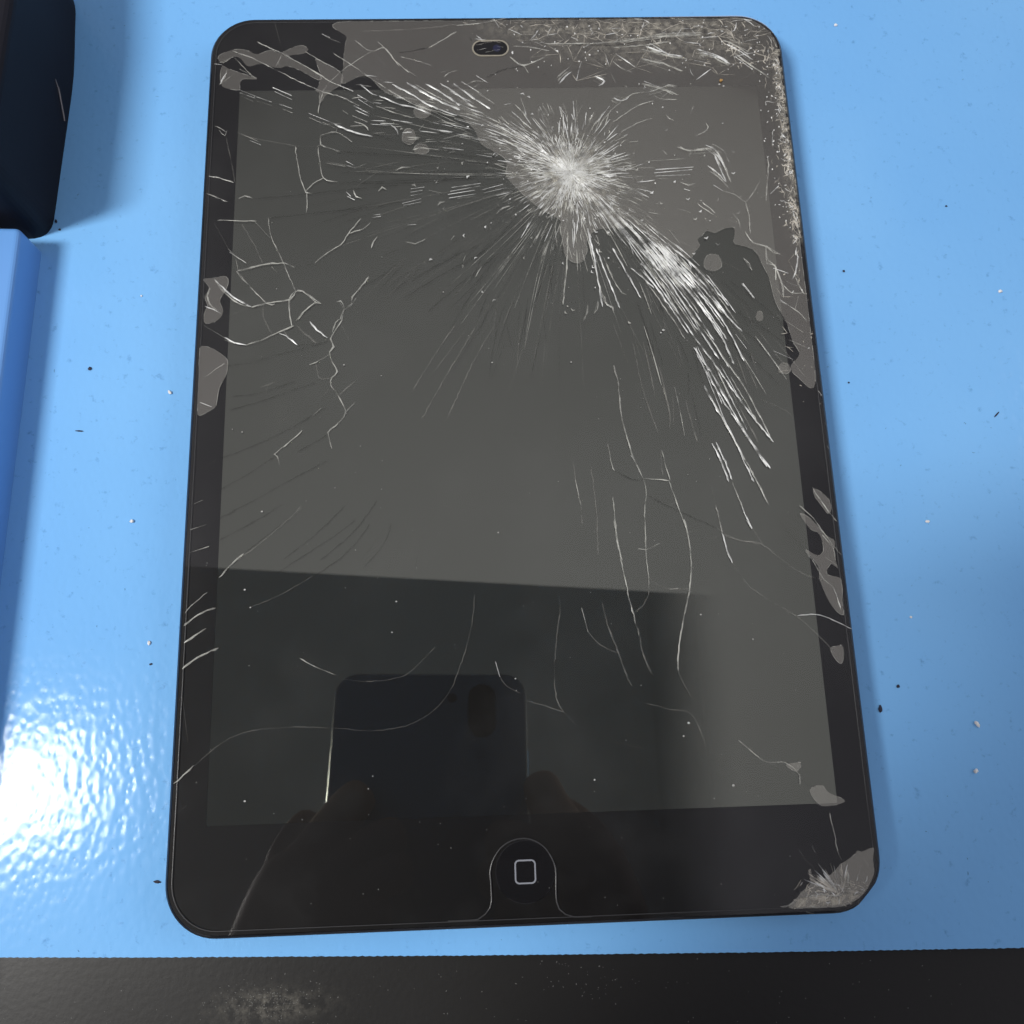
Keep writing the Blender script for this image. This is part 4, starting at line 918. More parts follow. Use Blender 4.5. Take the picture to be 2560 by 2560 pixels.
# ------------------------------------------------------------------ tablet
tab = tag(empty('tablet'), 'black tablet with shattered glass lying on the blue mat', 'tablet')
HW, HH, CR = 67.35, 100.0, 10.0
ZG = 7.6
DENT = 0.0
def outl(ins, n=12, dent=True): return rr(HW - ins, HH - ins, CR - ins * 0.9, n, (113.75 - ins * 1.1) if dent else None)
body = stack('back_shell', [(outl(5), 0.0), (outl(2.2), 0.7), (outl(0.6), 2.4), (outl(0.0), 4.6), (outl(0.0), 6.6), (outl(0.05), 6.95), (outl(0.45), 7.3), (outl(0.5), 7.2)], M_BODY, tab)
# worn bare rim along the top right corner
ot = outl(-0.02); inn = outl(0.62)
nn = len(ot); v = []; f = []
idx = list(range(0, 13))
path_o = [(ot[i][0] + 0.25, ot[i][1] + 0.85 * min(1, (i + 2) / 8)) for i in idx] + [(40, HH + 0.75), (28, HH + 0.6), (15, HH + 0.3), (5, HH + 0.0)]
path_i = [inn[i] for i in idx] + [(40, HH - 0.62), (28, HH - 0.62), (15, HH - 0.62), (5, HH - 0.62)]
k = len(path_o)
for (a, b) in zip(path_o, path_i): v += [(a[0], a[1], 6.2), (b[0], b[1], 7.36)]
f = [(2 * i, 2 * i + 2, 2 * i + 3, 2 * i + 1) for i in range(k - 1)]
wr = mesh_obj('worn_rim', v, f, M_RIM, tab, True); tag(wr, 'pale bare metal rim round the top corner')
# black printed border with the opening for the display
DW, DH = 60.2, 80.25
ob = outl(0.55, 12)
ib = rr(DW, DH, 0.35, 12)
ring('bezel', ob, ib, 7.26, 7.34, M_BEZEL, tab)
mesh_obj('display', [(-DW - .4, -DH - .4, 7.29), (DW + .4, -DH - .4, 7.29), (DW + .4, DH + .4, 7.29), (-DW - .4, DH + .4, 7.29)], [(0, 1, 2, 3)], M_DISPLAY, tab)
cg = outl(0.5, 12)
stack('cover_glass', [(cg, 7.36), (outl(0.52), 7.5), (outl(0.66), ZG)], M_COVER, tab, cap_bottom=False)
# home button
BX, BY = -0.4, -90.4
btn = stack('home_button', [([(BX + 5.6 * math.cos(R(a)), BY + 5.6 * math.sin(R(a))) for a in range(0, 360, 6)], ZG + .005), ([(BX + 5.5 * math.cos(R(a)), BY + 5.5 * math.sin(R(a))) for a in range(0, 360, 6)], ZG + .05)], M_BTN, tab)
ic_o = [(x + BX, y + BY) for x, y in rr(2.0, 2.15, 0.85, 6)]; ic_i = [(x + BX, y + BY) for x, y in rr(1.72, 1.87, 0.6, 6)]
ring('square_icon', ic_o, ic_i, ZG + .045, ZG + .065, M_ICON, btn)
# front camera window
CX, CY = -2.1, 90.9
def stadium(rx, r, n=10):
    return [(CX + (rx - r) + r * math.cos(R(-90 + 180 * i / n)), CY + r * math.sin(R(-90 + 180 * i / n))) for i in range(n + 1)] + \
           [(CX - (rx - r) + r * math.cos(R(90 + 180 * i / n)), CY + r * math.sin(R(90 + 180 * i / n))) for i in range(n + 1)]
cw = mesh_obj('camera_window', [(x, y, ZG + .10) for x, y in stadium(4.05, 1.95)], [tuple(range(22))], M_HOLE, tab)
ring('window_rim', stadium(4.35, 2.25), stadium(4.0, 1.9), ZG + .06, ZG + .14, M_CREAMRIM, cw)
stack('lens', [([(CX + 1.5 + 0.95 * math.cos(R(a)), CY + 0.95 * math.sin(R(a))) for a in range(0, 360, 15)], ZG + .11), ([(CX + 1.5 + 0.6 * math.cos(R(a)), CY + 0.6 * math.sin(R(a))) for a in range(0, 360, 15)], ZG + .2)], M_LENS, cw)
s = Strips()
for pts in ([(CX - 3.6, CY + .9), (CX - 2.0, CY + .95)], [(CX - 3.2, CY - .6), (CX - 1.0, CY - .1)], [(CX + .4, CY - .7), (CX + 2.2, CY - .45)], [(CX + 1.6, CY + .3), (CX + 3.0, CY + .2)], [(CX - 1.2, CY - 1.2), (CX + .8, CY - .8)]):
    s.add(pts, 0.22, ZG + .2)
s.build('scratch', M_CRK['m'], cw)
# edge of the screen protector with its notch round the button
s = Strips()
s.add(resample(NOTCH, 0.8), 0.24, ZG + .02, False, 0.3)
io = outl(1.45, 12, True)
per = io + [io[0]]
for a, b in zip(per, per[1:]):
    if not (a[1] < -97 and b[1] < -97 and -14 < a[0] < 12): s.add([a, b], 0.16, ZG + .02, False, 0.3)
s.build('protector_edge', M_LINE, tab)

# lifted film: air under the protector next to the cracks
def keep_in(q, ins=1.3):
    x, y = q; hw, hh, r = HW - ins, HH - ins, CR - ins
    x = max(-hw, min(hw, x)); y = max(-hh, min(hh, y))
    cx, cy = math.copysign(hw - r, x), math.copysign(hh - r, y)
    if abs(x) > hw - r and abs(y) > hh - r:
        d = math.hypot(x - cx, y - cy)
        if d > r: x, y = cx + (x - cx) * r / d, cy + (y - cy) * r / d
    return (x, y)
def poly(name, pts, z, mat, parent, th=0.05):
    n = len(pts)
    area = sum(pts[i][0] * pts[(i + 1) % n][1] - pts[(i + 1) % n][0] * pts[i][1] for i in range(n))
    if area < 0: pts = pts[::-1]
    pts = [keep_in(q) for q in pts]
    tri = tessellate_polygon([[Vector((x, y, 0)) for x, y in pts]])
    fx = []
    for t in tri:
        a, b, c = (pts[i] for i in t)
        fx.append(tuple(t) if (b[0] - a[0]) * (c[1] - a[1]) - (b[1] - a[1]) * (c[0] - a[0]) > 0 else tuple(t[::-1]))
    return mesh_obj(name, [(x, y, z) for x, y in pts], fx, mat, parent)
def closed_smooth(pts, step=0.6):
    q = list(pts); m = resample([q[-1]] + q + [q[0], q[1]], step)
    # keep the stretch between the first and the repeated first point
    i0 = min(range(len(m) // 2), key=lambda i: math.dist(m[i], q[0])); i1 = max(range(len(m) // 2, len(m)), key=lambda i: -math.dist(m[i], q[0]))
    return m[i0:i1]
rp = random.Random(9)
PATCHES = [[(x + rp.gauss(0, .14), y + rp.gauss(0, .14)) for x, y in q] if len(q) != 14 else q for q in PATCHES]
FILMS = []
for k, pts in enumerate(PATCHES): FILMS.append(poly('lifted_film', closed_smooth(pts), ZG + .06 + .0004 * k, M_FILM, tab))

# pale strips paint a thin line of light onto the lifted edges
for k, pts in enumerate(PATCHES):
    q = [keep_in(p_) for p_ in closed_smooth(pts)]; s = Strips()
    for a, b in zip(q, q[1:] + q[:1]):
        if mnoise.noise(Vector((a[0] * .5, a[1] * .5, k))) > -.05: s.add([a, b], .07, ZG + .07, False, .5)
    if s.v: tag(s.build('film_edge', M_CRK['m'], FILMS[k]), kind='stuff')
# cracks that can be followed one by one
order = sorted(range(len(CRACKS)), key=lambda i: -sum(math.dist(a, b) for a, b in zip(CRACKS[i][2], CRACKS[i][2][1:])))
rest = {c: Strips() for c in 'bmfd'}
ZC = {'d': .08, 'f': .085, 'm': .09, 'b': .095}
rnd = random.Random(5)
for rank, i in enumerate(order):
    c, w, pts = CRACKS[i]
    pts = resample(pts, 0.8)
    w *= {'m': .62, 'f': .7, 'b': .80, 'd': .6}[c]
    pts = [(x + rnd.gauss(0, .05), y + rnd.gauss(0, .05)) for x, y in pts]
    if rank < 300:
        s = Strips(); s.add(pts, w, ZG + ZC[c], jit=rnd); s.build('crack', M_CRK[c], tab)
    else: rest[c].add(pts, w, ZG + ZC[c], jit=rnd)
for c in 'bmfd':
    if rest[c].v: tag(rest[c].build('short_cracks', M_CRK[c], tab), kind='stuff')

# the crushed star round the point of impact
IX, IY = 15.2, 57.5
def ray(a, r0, r1, bend=0.0, n=4):
    return [(IX + (r0 + (r1 - r0) * t / n) * math.cos(a + bend * t / n), IY + (r0 + (r1 - r0) * t / n) * math.sin(a + bend * t / n)) for t in range(n + 1)]
fam = {c: Strips() for c in 'bmfd'}
rnd = random.Random(11)
AN, AS = R(140), R(-48)
def lobe(a, c, w):
    d = (a - c + math.pi) % (2 * math.pi) - math.pi
    return math.exp(-(d / w) ** 2)
for i in range(3400):
    a = rnd.uniform(-math.pi, math.pi)
    reach = 10.5 + 7 * lobe(a, AN, .5) + 8 * lobe(a, AS, .45) + 2.0 * lobe(a, R(-95), .5) + 1.5 * lobe(a, 0.05, .35) + 2 * lobe(a, R(182), .3)
    r0 = abs(rnd.gauss(0, .42)) * reach; L = rnd.uniform(.6, 2.6)
    fam[rnd.choices('bm', (.42 + .3 * lobe(a, AN, .4) + .3 * lobe(a, AS, .4), .55))[0]].add(ray(a + rnd.gauss(0, .02), r0, r0 + L, rnd.gauss(0, .03), 2), rnd.uniform(.06, .17), ZG + .10 + rnd.uniform(0, .05))
for i in range(420):      # longer needles leaving the star
    a = rnd.uniform(-math.pi, math.pi); reach = 15 + 5 * lobe(a, AN, .5) + 8 * lobe(a, AS, .5) + 6 * lobe(a, R(-95), .4)
    r0 = rnd.uniform(4, reach); L = rnd.uniform(1.5, 5.5)
    fam[rnd.choices('bmf', (.25, .5, .4))[0]].add(ray(a, r0, r0 + L, rnd.gauss(0, .03)), rnd.uniform(.10, .22), ZG + .10)
for i in range(110):      # north-west band
    a = rnd.gauss(AN, R(7.5)); r0 = rnd.uniform(6, 30); L = rnd.uniform(1.5, 6.5)
    fam[rnd.choices('bm', (.5, .5))[0]].add(ray(a + (r0 - 6) * .006, r0, r0 + L, .03), rnd.uniform(.07, .19), ZG + .11)
for i in range(60):       # streaks thrown out to the west
    a = R(rnd.uniform(146, 166)); r0 = rnd.uniform(24, 58); L = rnd.uniform(1.5, 5)
    fam[rnd.choices('bmf', (.35, .4, .35))[0]].add(ray(a, r0, r0 + L, .02), rnd.uniform(.10, .22), ZG + .11)
for i in range(70):      # south-east band
    r0 = rnd.uniform(7, 32); a = rnd.gauss(AS - R(1.5) * max(0, r0 - 15) / 20, R(5.0)); L = rnd.uniform(4, 14)
    fam[rnd.choices('bm', (.6, .4))[0]].add(ray(a, r0, r0 + L, -.03), rnd.uniform(.08, .22), ZG + .11)
for i in range(120):      # hair-thin rays crossing the glass
    a = R(rnd.uniform(150, 325)); r0 = rnd.uniform(7, 18); r1 = r0 + rnd.uniform(10, 42)
    q = [p_ for p_ in ray(a, r0, r1, rnd.gauss(0, .05), 8)]
    fam[rnd.choices('mfd', (.25, .5, .25))[0]].add(q, rnd.uniform(.04, .085), ZG + .084)
for i in range(46):       # faint far south-east lines
    r0 = rnd.uniform(28, 60); a = R(rnd.uniform(-72, -40)); L = rnd.uniform(4, 14)
    fam[rnd.choices('mfd', (.15, .5, .4))[0]].add(ray(a, r0, r0 + L, -.04), rnd.uniform(.12, .26), ZG + .085)
for i in range(80):      # dark hairlines fanning south-west
    a = R(rnd.uniform(172, 262)); r0 = rnd.uniform(9, 46); L = rnd.uniform(5, 16)
    fam[rnd.choices('df', (.7, .3))[0]].add(ray(a, r0, r0 + L, rnd.gauss(.03, .03)), rnd.uniform(.06, .14), ZG + .08)
for i in range(150):      # second bright knot of splinters, south-east of the pit
    r0 = rnd.gauss(28, 3.2); a = rnd.gauss(R(-47.5), R(3.4)); L = rnd.uniform(1.2, 4.5)
    fam[rnd.choices('bm', (.75, .25))[0]].add(ray(a, r0, r0 + L, -.02), rnd.uniform(.07, .22), ZG + .12)
for i in range(420):      # crumbs packed in the pit and joined by short arcs
    a = rnd.uniform(-math.pi, math.pi); r0 = abs(rnd.gauss(0, 4.2)); t = a + math.pi / 2 + rnd.gauss(0, .7); L = rnd.uniform(.2, .9)
    x, y = IX + r0 * math.cos(a), IY + r0 * math.sin(a)
    fam[rnd.choices('bmd', (.35, .5, .15))[0]].add([(x, y), (x + L / 2 * math.cos(t), y + L / 2 * math.sin(t)), (x + L * math.cos(t + .4), y + L * math.sin(t + .4))], rnd.uniform(.07, .24), ZG + .13)
for i in range(120):      # loose flakes
    a = rnd.uniform(-math.pi, math.pi); r0 = rnd.uniform(10, 40) ; x, y = ray(a, r0, r0 + 1, 0, 1)[0]
    if not (-58 < x < 60 and y < 98): continue
    t = a + rnd.gauss(0, .5); L = rnd.uniform(.3, 1.1)
    fam[rnd.choices('bm', (.4, .6))[0]].add([(x, y), (x + L * .6 * math.cos(t), y + L * .6 * math.sin(t)), (x + L * math.cos(t + .6), y + L * math.sin(t + .6))], rnd.uniform(.15, .45), ZG + .12)
for c in 'bmfd': tag(fam[c].build('starburst_cracks', M_CRK[c], tab), kind='stuff')

# crushed glass along the top edge, the top right corner and the right edge
cr = Strips(); crb = Strips(); crd = Strips()
def bits(nb, box, dens=None, lmin=.3, lmax=2.2, horiz=0.5, clus=.25):
    x0, x1, y0, y1 = box
    for i in range(nb):
        x, y = rnd.uniform(x0, x1), rnd.uniform(y0, y1)
        if dens and rnd.random() > dens(x, y): continue
        if clus and mnoise.noise(Vector((x * .22, y * .45, 3))) < rnd.gauss(clus - .3, .12): continue
        if x > 57 and y > 90 and math.hypot(x - 57, y - 90) > 9.2: continue
        t = rnd.gauss(0, .5) if rnd.random() < horiz else rnd.uniform(0, 6.28)
        L = rnd.uniform(lmin, lmax) * rnd.random() ** .6; pts = [(x, y)]
        for k in range(rnd.choice((1, 2, 2, 3))):
            t += rnd.gauss(0, .55); x += L / 2 * math.cos(t); y += L / 2 * math.sin(t); pts.append((x, y))
        if any(keep_in(q, 1.0) != q for q in pts): continue
        r = rnd.random(); w = rnd.uniform(.09, .30)
        (crb if r < .16 else crd if r > .90 else cr).add(pts, w, ZG + .10 + rnd.uniform(0, .06))
bits(230, (-12, 62, 92.5, 99.3), lambda x, y: .35 + .65 * min(1, max(0, (x + 12) / 25)), lmin=.5, lmax=4.2, horiz=.8)
bits(170, (6, 64, 84, 93), lambda x, y: .9 if y > 88 else .45, lmin=.5, lmax=3.8, horiz=.55, clus=.4)
bits(200, (44, 66, 83, 98), None, lmin=.5, lmax=3.0, horiz=.35, clus=.35)
bits(520, (62.2, 66.4, 38, 92), lambda x, y: (x - 61.6) / 4.8, lmin=.3, lmax=1.6, horiz=.1)
bits(420, (64.6, 66.4, 40, 86), None, lmin=.4, lmax=1.8, horiz=.0)
bits(120, (60, 66.3, 0, 40), lambda x, y: .25 + .75 * (x > 64), lmin=.3, lmax=1.4, horiz=.2)
def web(x0, x1, y0, y1, cx, cy, keep):
    # a net of joined fractures: jittered grid corners, most neighbours connected
    nx, ny = int((x1 - x0) / cx), int((y1 - y0) / cy)
    G = {(i, j): (x0 + (i + .5 * (j % 2)) * cx + rnd.gauss(0, cx * .30), y0 + j * cy + rnd.gauss(0, cy * .30)) for i in range(nx + 1) for j in range(ny + 1)}
    for (i, j), a in G.items():
        for d in ((1, 0), (0, 1), (-1, 1)) if j % 2 == 0 else ((1, 0), (0, 1), (1, 1)):
            b = G.get((i + d[0], j + d[1]))
            if not b or keep_in(a, 1.0) != a or keep_in(b, 1.0) != b: continue
            mx_, my_ = (a[0] + b[0]) / 2, (a[1] + b[1]) / 2
            if rnd.random() > keep(mx_, my_): continue
            mid = (mx_ + rnd.gauss(0, .10), my_ + rnd.gauss(0, .10)); r = rnd.random()
            (crb if r < .14 else crd if r > .88 else cr).add([a, mid, b], rnd.uniform(.05, .22) * (1.4 if r < .14 else 1), ZG + .10 + rnd.uniform(0, .05), True, .45, rnd)
def ns(x, y, s=.16): return mnoise.noise(Vector((x * s, y * s * 2, 7.3)))
web(-6, 66, 92.0, 99.4, 2.8, 1.35, lambda x, y: .52 * min(1, max(.1, (x + 6) / 18)) + .6 * ns(x, y))
web(8, 66, 83.5, 93.0, 4.4, 2.6, lambda x, y: .34 + .8 * ns(x, y) + (.25 if x > 50 else 0))
web(61.5, 66.4, 36, 93, 0.9, 1.5, lambda x, y: (.15 + .75 * (x > 64.4)) * (.9 + ns(x, y)))
web(58, 66.3, 8, 40, 2.2, 3.0, lambda x, y: .20 + .5 * ns(x, y))
# shards fanning out of the crushed lower right corner
for i in range(46):
    a = R(rnd.uniform(58, 158)); r0 = rnd.uniform(.5, 4.0); L = rnd.uniform(.8, 4.6)
    q = [(58.6 + (r0 + L * k / 2) * math.cos(a), -96.6 + (r0 + L * k / 2) * .85 * math.sin(a)) for k in range(3)]
    (crb if rnd.random() < .3 else cr).add([keep_in(p_, 1.5) for p_ in q], rnd.uniform(.08, .34), ZG + .10 + rnd.uniform(0, .05), True, .45, rnd)
bits(240, (49.5, 64, -98.4, -94.4), lambda x, y: min(1, (x - 48) / 6), lmin=.4, lmax=2.4, horiz=.85, clus=0)
tag(cr.build('crushed_edge_glass', M_CRUSH, tab), kind='stuff'); tag(crb.build('crushed_edge_glass', M_CRK['b'], tab), kind='stuff'); tag(crd.build('crushed_edge_glass', M_CRK['d'], tab), kind='stuff')
# glass powder: small sheets whose cover thins out towards the rim
def powder(pts_cov, faces, z):
    o = mesh_obj('glass_powder', [(x, y, z) for x, y, c in pts_cov], faces, M_POWDER, tab)
    at = o.data.attributes.new('cover', 'FLOAT', 'POINT'); at.data.foreach_set('value', [c for x, y, c in pts_cov]); tag(o, kind='stuff')
def powder_grid(x0, x1, y0, y1, nx, ny, fn, z):
    P = []; F = []
    for j in range(ny + 1):
        for i in range(nx + 1):
            x = x0 + (x1 - x0) * i / nx; y = y0 + (y1 - y0) * j / ny; P.append((x, y, fn(x, y)))
    for j in range(ny):
        for i in range(nx): a = j * (nx + 1) + i; F.append((a, a + 1, a + nx + 2, a + nx + 1))
    powder(P, F, z)
def star_cov(x, y):
    dx, dy = x - IX, y - IY; r = math.hypot(dx, dy); a = math.atan2(dy, dx)
    k = 6.2 + 3 * lobe(a, AN, .30) + 3.5 * lobe(a, AS, .30)
    return 0.72 * math.exp(-(r / k) ** 1.6)
powder_grid(IX - 30, IX + 30, IY - 32, IY + 30, 60, 62, star_cov, ZG + .075)
def top_cov(x, y):
    return 0.34 * math.exp(-((y - 96.2) / 2.6) ** 2) * (1 / (1 + math.exp(-(x - 2) / 5))) * (1 / (1 + math.exp((x - 56) / 3))) + 0.18 * math.exp(-((y - 90) / 4) ** 2) * (1 / (1 + math.exp(-(x - 14) / 4))) * (1 / (1 + math.exp((x - 60) / 2)))
powder_grid(-20, 64, 80, 99.2, 84, 20, top_cov, ZG + .076)
powder_grid(60.5, 66.6, 36, 90, 8, 54, lambda x, y: 0.55 * math.exp(-((x - 66.2) / 1.5) ** 2) * (1 / (1 + math.exp(-(y - 42) / 3))), ZG + .077)
for pts in CRUSHED:
    pts = [keep_in(q, 1.5) for q in pts]
    cx = sum(q[0] for q in pts) / len(pts); cy = sum(q[1] for q in pts) / len(pts)
    P = [(x, y, .55) for x, y in pts] + [(cx, cy, 1.0)]
    powder(P, [(i, (i + 1) % len(pts), len(pts)) for i in range(len(pts))], ZG + .078)
# bright chips
ch = Strips()
for i in range(150):
    z_ = rnd.random()
    if z_ < .45: x, y = rnd.uniform(0, 64), rnd.uniform(84, 98.5)
    elif z_ < .75: x, y = rnd.uniform(60, 66), rnd.uniform(36, 95)
    else:
        a = rnd.uniform(0, 6.28); r0 = rnd.uniform(4, 32); x, y = IX + r0 * math.cos(a), IY + r0 * math.sin(a)
    if x > 57 and y > 90 and math.hypot(x - 57, y - 90) > 9: continue
    t = rnd.uniform(0, 6.28); L = rnd.uniform(.12, .45); ch.add([(x, y), (x + L * math.cos(t), y + L * math.sin(t))], rnd.uniform(.12, .3), ZG + .15, False, .8)
tag(ch.build('glass_chips', M_WHITE, tab), kind='stuff')
# specks of dust on the glass
du = Strips()
for i in range(170):
    x, y = rnd.uniform(-65, 65), rnd.uniform(-97, 60); t = rnd.uniform(0, 6.28); L = rnd.uniform(.06, .16)
    du.add([(x, y), (x + L * math.cos(t), y + L * math.sin(t))], rnd.uniform(.05, .13), ZG + .03, False, .8)
tag(du.build('dust_specks', M_DUST, tab), kind='stuff')
s = Strips()
for x, y, r0 in SPECKS: s.add([(x - r0, y), (x, y + r0 * .2), (x + r0, y)], r0 * 1.8, ZG + .03, True, .5)
tag(s.build('dust_specks', M_DUST, tab), kind='stuff')

def pebble(name, x, y, z, rx, ry, rz, mat, seed):
    bm = bmesh.new(); bmesh.ops.create_icosphere(bm, subdivisions=2, radius=1.0); r_ = random.Random(seed)
    a = r_.uniform(0, 3.1)
    for v in bm.verts:
        k = 1 + r_.uniform(-.22, .22); X, Y, Z = v.co.x * rx * k, v.co.y * ry * k, v.co.z * rz * k
        v.co = Vector((X * math.cos(a) - Y * math.sin(a), X * math.sin(a) + Y * math.cos(a), Z + rz * .8)) * MM
    o = bm_obj(name, bm, mat); o.location = (x * MM, y * MM, z * MM); return o
tag(pebble('crumb', ORANGE[0], ORANGE[1], ZG + .1, .42, .3, .25, M_ORANGE, 3), 'tiny orange crumb on the crushed top right glass of the tablet', 'crumb')

# ------------------------------------------------------------------ things left of the tablet
bl = empty('plastic_block', (-128, 0, 0)); tag(bl, 'low light blue plastic block along the left edge of the mat', 'block')
def bevel_prism(name, pts, z0, z1, b, mat, parent, seg=4):
    def inset(pts, d):
        cx = sum(q[0] for q in pts) / len(pts); cy = sum(q[1] for q in pts) / len(pts)
        out = []
        n = len(pts)
        for i in range(n):
            p0, p1, p2 = Vector(pts[i - 1]), Vector(pts[i]), Vector(pts[(i + 1) % n])
            e1 = (p1 - p0).normalized(); e2 = (p2 - p1).normalized(); nv = Vector((-(e1 + e2).y, (e1 + e2).x)).normalized()
            out.append(tuple(p1 + nv * d))
        return out
    loops = [(pts, z0), (pts, z1 - b)]
    for k in range(1, seg + 1):
        t = R(90 * k / seg); loops.append((inset(pts, b * (1 - math.cos(t))), z1 - b + b * math.sin(t)))
    o = stack(name, loops, mat, parent, smooth=False)
    return o
def round_poly(pts, r, n=6):
    out = []
    m = len(pts)
    for i in range(m):
        p0, p1, p2 = Vector(pts[i - 1]), Vector(pts[i]), Vector(pts[(i + 1) % m])
        a = p1 + (p0 - p1).normalized() * r; b = p1 + (p2 - p1).normalized() * r
        for k in range(n + 1):
            t = k / n; out.append(tuple((1 - t) ** 2 * a + 2 * t * (1 - t) * p1 + t * t * b))
    return out
def local(pts, ox, oy): return [(x - ox, y - oy) for x, y in pts]
bp_ = round_poly([(-105.5, 44.9), (-150, 46.5), (-150, -160), (-109.5, -160)], 1.6)
o = bevel_prism('block_body', local(bp_, -128, 0), 0.02, 9.2, 1.1, M_BLOCK, bl)
for q in o.data.polygons: q.use_smooth = False
dk = empty('plastic_box', (-135, 80, 0)); tag(dk, 'dark navy plastic box with rounded corners at the upper left', 'box')
dp = round_poly([(-103.6, 47.5), (-102.0, 90), (-103.4, 113.5), (-112, 122), (-175, 122), (-175, 48.2)], 5.0, 8)
o = bevel_prism('box_body', local(dp, -135, 80), 0.02, 27.0, 2.0, M_NAVY, dk)
tp = round_poly([(-107, 52), (-105.6, 90), (-107, 111), (-114, 118), (-171, 118), (-171, 52)], 4.0, 8)
bevel_prism('box_lid', local(tp, -135, 80), 26.98, 27.6, .3, M_GREYTOP, dk, 2)
# curled pale hair stuck to the box wall
hp = [(-102.25, 83.6, 7.4), (-102.1, 82.5, 6.0), (-102.15, 80.6, 4.6), (-102.2, 78.6, 3.0), (-102.3, 77.2, 1.8)]
v = []; f = []
for i, (x, y, z) in enumerate(hp):
    for k in range(6): a = R(60 * k); v.append((x + .16 * math.cos(a), y + .12 * math.sin(a), z + .12 * math.sin(a)))
for i in range(len(hp) - 1):
    for k in range(6): f.append((6 * i + k, 6 * i + (k + 1) % 6, 6 * i + 6 + (k + 1) % 6, 6 * i + 6 + k))
ho = mesh_obj('hair', v, f, M_PALELINT, None, True)
tag(ho, 'short pale hair clinging to the dark navy box', 'hair')

# ------------------------------------------------------------------ crumbs, lint and dust on the mat and bench
for i, (x, y, rx, ry, lab) in enumerate(CRUMBS):
    tag(pebble('glass_crumb', x, y, 0, rx, ry, min(rx, ry) * .8, M_WHITE, 20 + i), lab, 'crumb', 'white crumbs scattered on the blue mat')
for i, (x, y, rx, ry, lab) in enumerate(DARKS):
    tag(pebble('dark_speck', x, y, 0, rx, ry, min(rx, ry) * .5, M_DARKSPECK, 50 + i), lab, 'speck', 'dark specks on the blue mat')
lint = Strips(); rnd = random.Random(77)
for i in range(270):
    x, y = rnd.uniform(-135, 150), rnd.uniform(-104, 135)
    if abs(x) < 68 and abs(y) < 101: continue
    if x < -106: continue
    t = rnd.uniform(0, 6.28); L = rnd.uniform(.15, 1.1) * rnd.random(); pts = [(x, y)]; bend = rnd.gauss(0, .7)
    for k in range(3): t += bend; x += L / 3 * math.cos(t); y += L / 3 * math.sin(t); pts.append((x, y))
    lint.add(pts, rnd.uniform(.05, .13), .01, True, .5)
tag(lint.build('mat_lint', M_GREYLINT, None), 'fine dark lint and fibres strewn over the blue mat', kind='stuff')
fl = Strips()
for i in range(300):
    if i < 150: x, y = rnd.gauss(-50, 5.5), rnd.gauss(-113.4, 1.7)
    elif i < 190: x, y = rnd.gauss(10, 6), rnd.gauss(-112, 2)
    else: x, y = rnd.uniform(-100, 100), rnd.uniform(-121, -108)
    if y < -122 or y > edge_y(x) - .5: continue
    t = rnd.uniform(0, 6.28); L = rnd.uniform(.05, .28); fl.add([(x, y), (x + L * math.cos(t), y + L * math.sin(t))], rnd.uniform(.04, .13), -1.99, False, .6)
M_BDUST, _, _ = principled('bench_dust', (0.20, 0.20, 0.19), 0.9, spec=.1)
tag(fl.build('bench_dust', M_BDUST, None), 'pale dust flecks on the black bench edge', kind='stuff')

P = []; F = []; nx, ny = 60, 14
for j in range(ny + 1):
    for i in range(nx + 1):
        x, y = -80 + i * 1.1, -121 + j * .9
        P.append((x, y, .17 * math.exp(-((x + 50) / 9) ** 2 - ((y + 114) / 2.6) ** 2)))
for j in range(ny):
    for i in range(nx): a = j * (nx + 1) + i; F.append((a, a + 1, a + nx + 2, a + nx + 1))
o = mesh_obj('dust_smear', [(x, y, -1.985) for x, y, c in P], F, M_POWDER); at = o.data.attributes.new('cover', 'FLOAT', 'POINT'); at.data.foreach_set('value', [c for x, y, c in P])
tag(o, 'soft pale dust smear on the black bench edge below the tablet', kind='stuff')

# ------------------------------------------------------------------ what the glass mirrors: shelf, phone and the hands holding it
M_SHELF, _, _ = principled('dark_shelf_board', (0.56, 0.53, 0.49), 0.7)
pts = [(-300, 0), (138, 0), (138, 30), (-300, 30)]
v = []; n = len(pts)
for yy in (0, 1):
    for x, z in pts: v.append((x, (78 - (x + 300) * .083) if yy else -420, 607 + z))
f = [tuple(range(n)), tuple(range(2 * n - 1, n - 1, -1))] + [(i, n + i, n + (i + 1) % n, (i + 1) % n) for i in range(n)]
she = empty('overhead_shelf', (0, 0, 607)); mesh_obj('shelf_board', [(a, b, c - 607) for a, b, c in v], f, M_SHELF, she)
mS, nt, o_ = mat_new('painted_fade')  # added panel: fading opacity paints the blurred right end of the mirrored dark area
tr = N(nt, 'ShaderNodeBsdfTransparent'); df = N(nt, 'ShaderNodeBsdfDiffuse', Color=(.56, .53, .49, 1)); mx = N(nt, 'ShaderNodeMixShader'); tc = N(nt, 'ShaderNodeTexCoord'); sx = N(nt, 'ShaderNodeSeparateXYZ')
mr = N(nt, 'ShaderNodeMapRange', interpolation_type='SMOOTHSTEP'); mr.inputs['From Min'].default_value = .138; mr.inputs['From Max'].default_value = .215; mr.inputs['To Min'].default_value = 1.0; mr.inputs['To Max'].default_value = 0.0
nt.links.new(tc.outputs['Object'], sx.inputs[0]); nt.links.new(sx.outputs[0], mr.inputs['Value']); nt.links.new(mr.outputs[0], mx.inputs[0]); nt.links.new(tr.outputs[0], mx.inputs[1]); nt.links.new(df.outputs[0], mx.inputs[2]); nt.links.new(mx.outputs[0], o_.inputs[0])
mesh_obj('fade_panel', [(138.1, -420, 2), (218, -420, 2), (218, 35, 2), (138.1, 41.6, 2)], [(0, 1, 2, 3)], mS, she); sh = she; tag(sh, 'dark overhead shelf mirrored in the lower half of the tablet glass', 'shelf')

